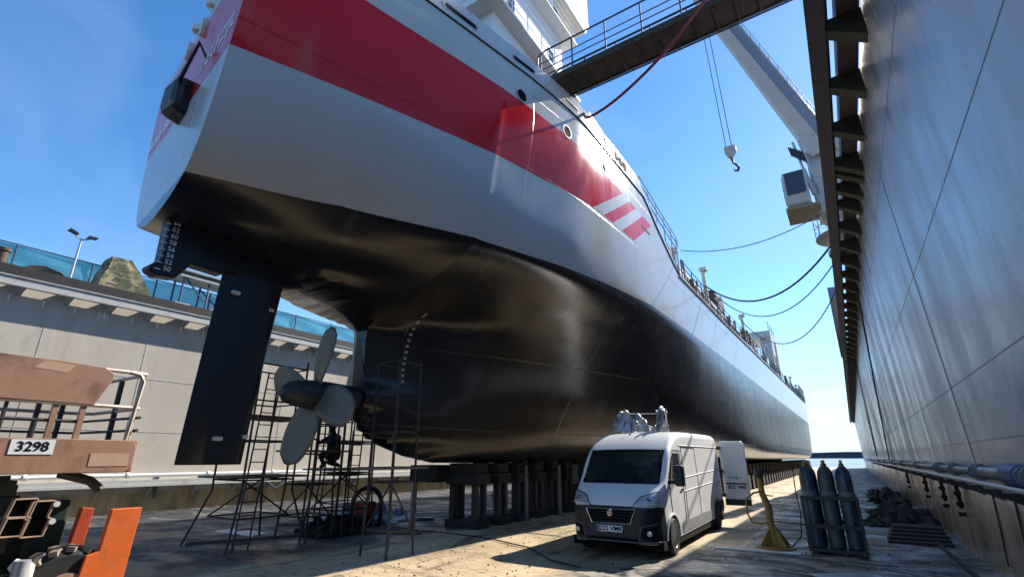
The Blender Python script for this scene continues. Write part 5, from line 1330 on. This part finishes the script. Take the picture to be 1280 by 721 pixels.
GR = empty('bottle_rack', (-.6, 14.1, 0), 'dark steel cradle holding the gas bottles', 'rack')
mb = MB()
mb.box((-1.15, 13.55, .05), (-.08, 14.75, .12))
for x in (-1.13, -.1):
    for y in (13.58, 14.72): mb.beam((x, y, .06), (x, y, 1.15), .05)
for z in (.55, 1.12):
    mb.beam((-1.15, 13.57, z), (-.08, 13.57, z), .05, .07); mb.beam((-1.15, 14.73, z), (-.08, 14.73, z), .05, .07)
    mb.beam((-1.14, 13.58, z), (-1.14, 14.72, z), .04, .06); mb.beam((-.09, 13.58, z), (-.09, 14.72, z), .04, .06)
mb.build('frame', 'dark', GR)
mb = MB()
for x in (-1.1, -.2): mb.box((x, 13.6, .002), (x + .1, 14.7, .05))
mb.build('skid', 'dark', GR)
gb = None
for i, (x, y, kind) in enumerate(((-.98, 13.78, 0), (-.62, 13.80, 1), (-.27, 13.78, 0), (-.97, 14.15, 1), (-.62, 14.15, 0), (-.27, 14.15, 1), (-.97, 14.50, 0), (-.62, 14.5, 1), (-.27, 14.5, 0))):
    if gb is None:
        gb = empty('gas_bottle', (x, y, .122), '', 'gas bottle', 'gas bottles standing in the rack')
        mb = MB(); mb.lathe([(.13, 0), (.15, .02), (.15, 1.42), (.135, 1.53), (.09, 1.61), (.05, 1.65)], (x, y, .122), 'Z', 20); mb.build('cylinder', 'bottle', gb, smooth=True)
        mb = MB(); mb.lathe([(.045, 1.65), (.045, 1.70), (.025, 1.71), (.025, 1.78)], (x, y, .122), 'Z', 12); mb.tube([(x, y - .07, 1.87), (x, y + .07, 1.87)], .025, 8); mb.build('valve', 'brass', gb, smooth=True)
        mb = MB(); mb.lathe([(.1505, .95), (.1515, .96), (.1515, 1.12), (.1505, 1.13)], (x, y, .122), 'Z', 20); mb.build('label_band', M('label_band', (.16, .17, .18), .6, var=.5, scale=20), gb, smooth=True)
        c = gb
    else:
        c = copy_tree(gb); c.location = (x, y, .122)
        if kind:
            for ch in c.children:
                if ch.name.startswith('cylinder'):
                    ch.data = ch.data.copy(); ch.data.materials[0] = MT['bottleg']
    c['label'] = ('left', 'middle', 'right')[i % 3] + ' gas bottle in the ' + ('front', 'middle', 'back')[i // 3] + ' row of the rack'
random.seed(31)
def heap(label, c, sx, sy, h, seed):
    return crumple('debris_heap', 'debris', label, 'debris', c, sx, sy, h, seed, 34, .5)
heap('black debris heap against the right wall, the nearer one', (1.05, 22.5, 0), 1.7, 5.5, .6, 41)
heap('black debris heap against the right wall, farther ahead', (1.0, 33, 0), 1.4, 8, .55, 43)
heap('low black scrap strip on the deck behind the bottles', (.1, 20.5, 0), 1.0, 1.6, .18, 47)
mb = MB()
for k in range(5): mb.box((.35 + .05 * k, 16.2 + .9 * k * .4, .004 + .05 * k), (1.6, 16.5 + .9 * k * .4 + .5, .05 + .05 * k))
tag(mb.build('timber_stack', 'timber'), 'stack of dark boards at the foot of the right wall', 'timber')
mb = MB(); mb.tube([(1.35, 4, .05), (1.25, 8, .05), (1.4, 12, .05), (1.3, 17, .05)], .035, 7)
tag(mb.build('ground_hose', 'rubber', smooth=True), 'black hose lying along the foot of the right wall', 'hose')
mb = MB(); mb.tube([(-11.5, 11.2, .03), (-9.5, 11.5, .03), (-8.0, 11.3, .03), (-6.5, 10.7, .03), (-5.4, 9.7, .03), (-4.6, 9.4, .03)], .014, 6)
tag(mb.build('ground_cable', 'rubber', smooth=True), 'thin black cable snaking over the sunlit deck left of the van', 'cable')
# flattened cardboard and pale offcuts on the near deck
random.seed(77)
for i, (x, y, a, L, w) in enumerate(((-2.15, 13.15, 1.5, 1.7, .2), (-.6, 10.0, 1.2, 1.6, .5), (-.4, 11.2, .9, 1.1, .6))):
    mb = MB(); mb.beam((x - L/2*math.sin(a), y - L/2*math.cos(a), .02), (x + L/2*math.sin(a), y + L/2*math.cos(a), .02), w, .03)
    tag(mb.build('offcut', 'galv' if i else 'lgrey', bevel=.004), ('long pale timber on the deck in front of the yellow post', 'pale steel offcut on the deck at the bottom right', 'small steel plate before the bottle rack')[i], 'offcut')

# ================================================================== SCISSOR LIFT
SL = empty('scissor_lift', (-7.9, .9, 0), 'tan and orange scissor lift with railed platform, number 3298', 'scissor lift')
y1 = 2.78; y0 = -1.6; xa = -7.30; xb = -8.9
mb = MB(); mb.box((xb, y0, 1.80), (xa, y1, 1.88)); mb.build('platform', 'tan', SL, bevel=.01)
mb = MB(); mb.prism([(y0, 1.79), (2.72, 1.79), (2.79, 1.86), (2.80, 2.06), (2.76, 2.15), (y0, 2.15)], xa + .002, xa + .05, 'X')
tb = mb.build('toe_board', 'tan', SL, bevel=.008)
mb = MB(); mb.box((xa + .051, 2.36, 1.86), (xa + .055, 2.74, 2.0)); mb.build('scuffed_patch', 'tanp', tb)
mb = MB(); mb.box((xa + .051, 1.66, 1.985), (xa + .057, 2.02, 2.135)); npl = mb.build('number_board', 'plate', tb)
text_mb('3298', .135, (xa + .058, 1.84, 2.06), (0, 1, 0), (0, 0, 1), .002, bold=.003).build('number', 'ink', npl)
mb = MB(); mb.box((xb - .05, y0, 1.79), (xb - .002, y1 - .02, 2.15)); mb.build('toe_board', 'tan', SL, bevel=.008)
mb = MB(); mb.box((xb, y1 + .001, 1.79), (xa, y1 + .04, 2.15)); mb.build('toe_board', 'tan', SL, bevel=.008)
mb = MB(); mb.prism([(y0, 2.56), (2.28, 2.53), (2.40, 2.84), (2.40, 2.90), (2.30, 2.965), (1.9, 2.985), (y0, 3.02)], xa + .01, xa + .035, 'X'); mp_ = mb.build('side_panel', 'tan', SL, bevel=.006)
mb = MB(); mb.add([(xa + .037, 1.66, 2.88), (xa + .037, 1.95, 2.86), (xa + .037, 2.02, 2.95), (xa + .037, 1.74, 2.97)], [(0, 1, 2, 3)]); mb.build('scuffed_patch', 'tanp', mp_)
mb = MB()
def rect_rail(z): return [(xa, y0, z), (xa, y1 - .12, z), (xa - .05, y1 - .02, z), (xa - .12, y1, z), (xb + .1, y1, z), (xb, y1 - .1, z), (xb, y0, z)]
for z in (2.95, 2.93 - .40): mb.tube(rect_rail(z), .022, 7)
mb.tube([(xa, y1 - .22, 2.95), (xa, y1 - .10, 2.93), (xa, y1 - .05, 2.85), (xa, y1 - .10, 2.15)], .024, 7); mb.tube([(xa - .04, y1 - .06, 2.95), (xa - .04, y1 - .06, 2.15)], .022, 7)
mb.build('guard_rail', M('worn_rail', (.45, .36, .28), .5, .2, dirt=(.2, .12, .07)), SL, smooth=True)
for y in (2.20, 1.95): MB().beam((xa - .02, y, 2.15), (xa - .02, y, 2.54), .06, .05).build('rail_post', 'tan', SL)
mb = MB()
for x, y in ((xb, 1.3), (xb, 2.2), (xb, 2.45), (xb, y1 - .1), (xb + .8, y1)): mb.beam((x, y, 1.88), (x, y, 2.93), .05)
for z in (2.27, 2.42): mb.tube([(xb, y0, z), (xb, y1 - .1, z), (xa, y1, z)], .018, 6)
mb.tube([(xa - .02, y0, 2.36), (xa - .02, 2.2, 2.34)], .02, 6)
for y in (1.55, 1.82, .9): mb.tube([(xa - .02, y, 2.15), (xa - .02, y, 2.36 if y > 1.7 else 2.54)], .018, 6)
mb.build('back_rail', 'dark', SL)
# folded scissor stack
for i in range(5):
    mb = MB(); z0 = .80 + i * .20
    for x in (-7.50, -8.6):
        mb.beam((x, y0 + .2, z0), (x, 1.80 + (.12 if i % 2 else 0), z0 + .10), .07, .15); mb.beam((x - .09, y0 + .2, z0 + .10), (x - .09, 1.9 - (.12 if i % 2 else 0), z0), .07, .15)
    for y in (1.80, 1.60): mb.beam((-7.46, y, z0 + .05), (-8.7, y, z0 + .05), .12, .15)
    mb.build('scissor_arm', 'olive', SL, bevel=.008)
for i, (y, z) in enumerate(((2.07, 1.43), (1.90, 1.28), (2.07, 1.26), (1.92, 1.46))):
    mb = MB(); Lq = [(-.105, -.085), (.075, -.085), (.105, .085), (-.075, .085)]
    for k in range(4):
        a, b_ = Lq[k], Lq[(k + 1) % 4]; mb.beam((-7.34, y + a[0], z + a[1]), (-7.34, y + b_[0], z + b_[1]), .010, .10, up=(1, 0, 0))
    en = mb.build('arm_end', 'tanp', SL)
    mb = MB(); mb.prism([(y + a, z + b_) for a, b_ in Lq], -7.40, -7.36, 'X'); mb.build('arm_hollow', 'ink', en)
    if i in (0, 2):
        mb = MB(); mb.lathe([(.03, 0), (.03, .05)], (-7.33, y + .12, z + .05), 'X', 12); mb.build('pin', 'cream', en)
mb = MB(); mb.box((xb + .1, -1.6, .42), (-7.5, 2.35, .80)); mb.build('chassis', 'dgreen', SL, bevel=.02)
mb = MB(); mb.box((xb + .2, 2.08, .80), (-7.6, 2.42, 1.50)); mb.build('engine_cover', 'dgreen', SL, bevel=.03)
# orange covers and base
def upright(y, h0, w, mat, x0, x1):
    mb = MB(); mb.prism([(y - .24, .62), (y + w - .02, .62), (y + w + .02, h0), (y - .06, h0), (y - .09, .98), (y - .20, .95)], x0, x1, 'X'); return mb.build('cover_panel', mat, SL, bevel=.008)
upright(2.72, 1.40, .22, 'orange', -7.22, -7.14)
mb = MB(); mb.prism([(2.42, .70), (2.56, .70), (2.60, 1.40), (2.48, 1.42)], -7.55, -7.45, 'X'); mb.build('cover_panel', 'dorange', SL, bevel=.008)
mb = MB(); mb.box((-8.9, -1.6, .40), (-7.02, 2.95, .56)); mb.box((-7.0, 2.2, .42), (-6.95, 2.96, .60)); mb.build('base_frame', 'tan', SL, bevel=.015)
w0 = None
for (x, y) in ((-7.32, 2.40), (-8.75, 2.40), (-7.32, -1.0), (-8.75, -1.0)):
    mb = MB(); mb.lathe([(.2, -.14), (.37, -.15), (.42, -.11), (.42, .11), (.37, .15), (.2, .14)], (x, y, .432 + .17), 'X', 28)
    wl = mb.build('wheel', 'rubber', SL, smooth=True)
    mb = MB()
    for k in range(18):
        t = 2 * PI * k / 18
        for s_ in (-1, 1):
            c_ = Vector((x + s_ * .07, y + .425 * math.cos(t + s_ * .08), .602 + .425 * math.sin(t + s_ * .08)))
            e_ = Vector((x + s_ * .14, y + .425 * math.cos(t + s_ * .08 + .14), .602 + .425 * math.sin(t + s_ * .08 + .14)))
            m_ = Vector((x, y + .425 * math.cos(t - .02), .602 + .425 * math.sin(t - .02)))
            mb.beam(m_, e_, .075, .05, up=Vector((0, math.cos(t), math.sin(t))))
    mb.build('tread', 'tyre', wl)
    mb = MB(); mb.lathe([(.19, .0), (.2, .16), (.08, .17)], (x, y, .602), 'X', 20); mb.build('rim', 'tan', wl, smooth=True)
for (x, y) in ((-7.15, 2.0), (-8.8, 2.0), (-7.15, -1.4), (-8.8, -1.4)):
    mb = MB(); mb.tube([(x, y, .56), (x, y, .98)], .07, 10); mb.tube([(x, y, .04), (x, y, .56)], .05, 10); mb.lathe([(.16, .002), (.16, .04), (.05, .06)], (x, y, 0), 'Z', 16); mb.build('outrigger', 'galv', SL, smooth=True)
mb = MB(); mb.tube([(-7.25, 1.95, .95), (-7.2, 2.05, .88), (-7.2, 2.1, .72)], [.05, .09, .03], 10); mb.build('work_lamp', 'cream', SL, smooth=True)
mb = MB(); mb.tube([(-7.5, 2.2, 1.79), (-7.5, 2.5, 1.70), (-7.5, 2.62, 1.60)], .05, 8); mb.build('drop_arm', 'olive', SL)

# loose grit, blasting chips and flakes lying on the deck
random.seed(91); mb = MB()
for i in range(3600):
    y = 6.2 + 24 * random.random() ** 1.7; x = random.choice([random.uniform(-15, 1.7), random.uniform(-3.2, 1.7), random.uniform(-8, -5)])
    if -5.6 < x < -3.3 and 10.6 < y < 17.8 and random.random() < .8: continue
    r = random.choice([.006, .009, .012, .024]) * random.uniform(.6, 1.5); a = random.uniform(0, PI)
    ps = [(x + r * random.uniform(.6, 1.3) * math.cos(a + k * PI / 2), y + r * random.uniform(.6, 1.3) * math.sin(a + k * PI / 2), .002) for k in range(4)]
    mb.add(ps + [(x, y, .004 + r * random.uniform(.3, .9))], [(0, 1, 4), (1, 2, 4), (2, 3, 4), (3, 0, 4)], random.choice([0, 0, 1, 2]))
g = mb.build('grit', ['debris', M('pale_chip', (.35, .31, .26), .9), M('rust_chip', (.16, .08, .04), .9)])
tag(g, 'loose grit, flakes and chips scattered over the deck', 'grit', kind='stuff')
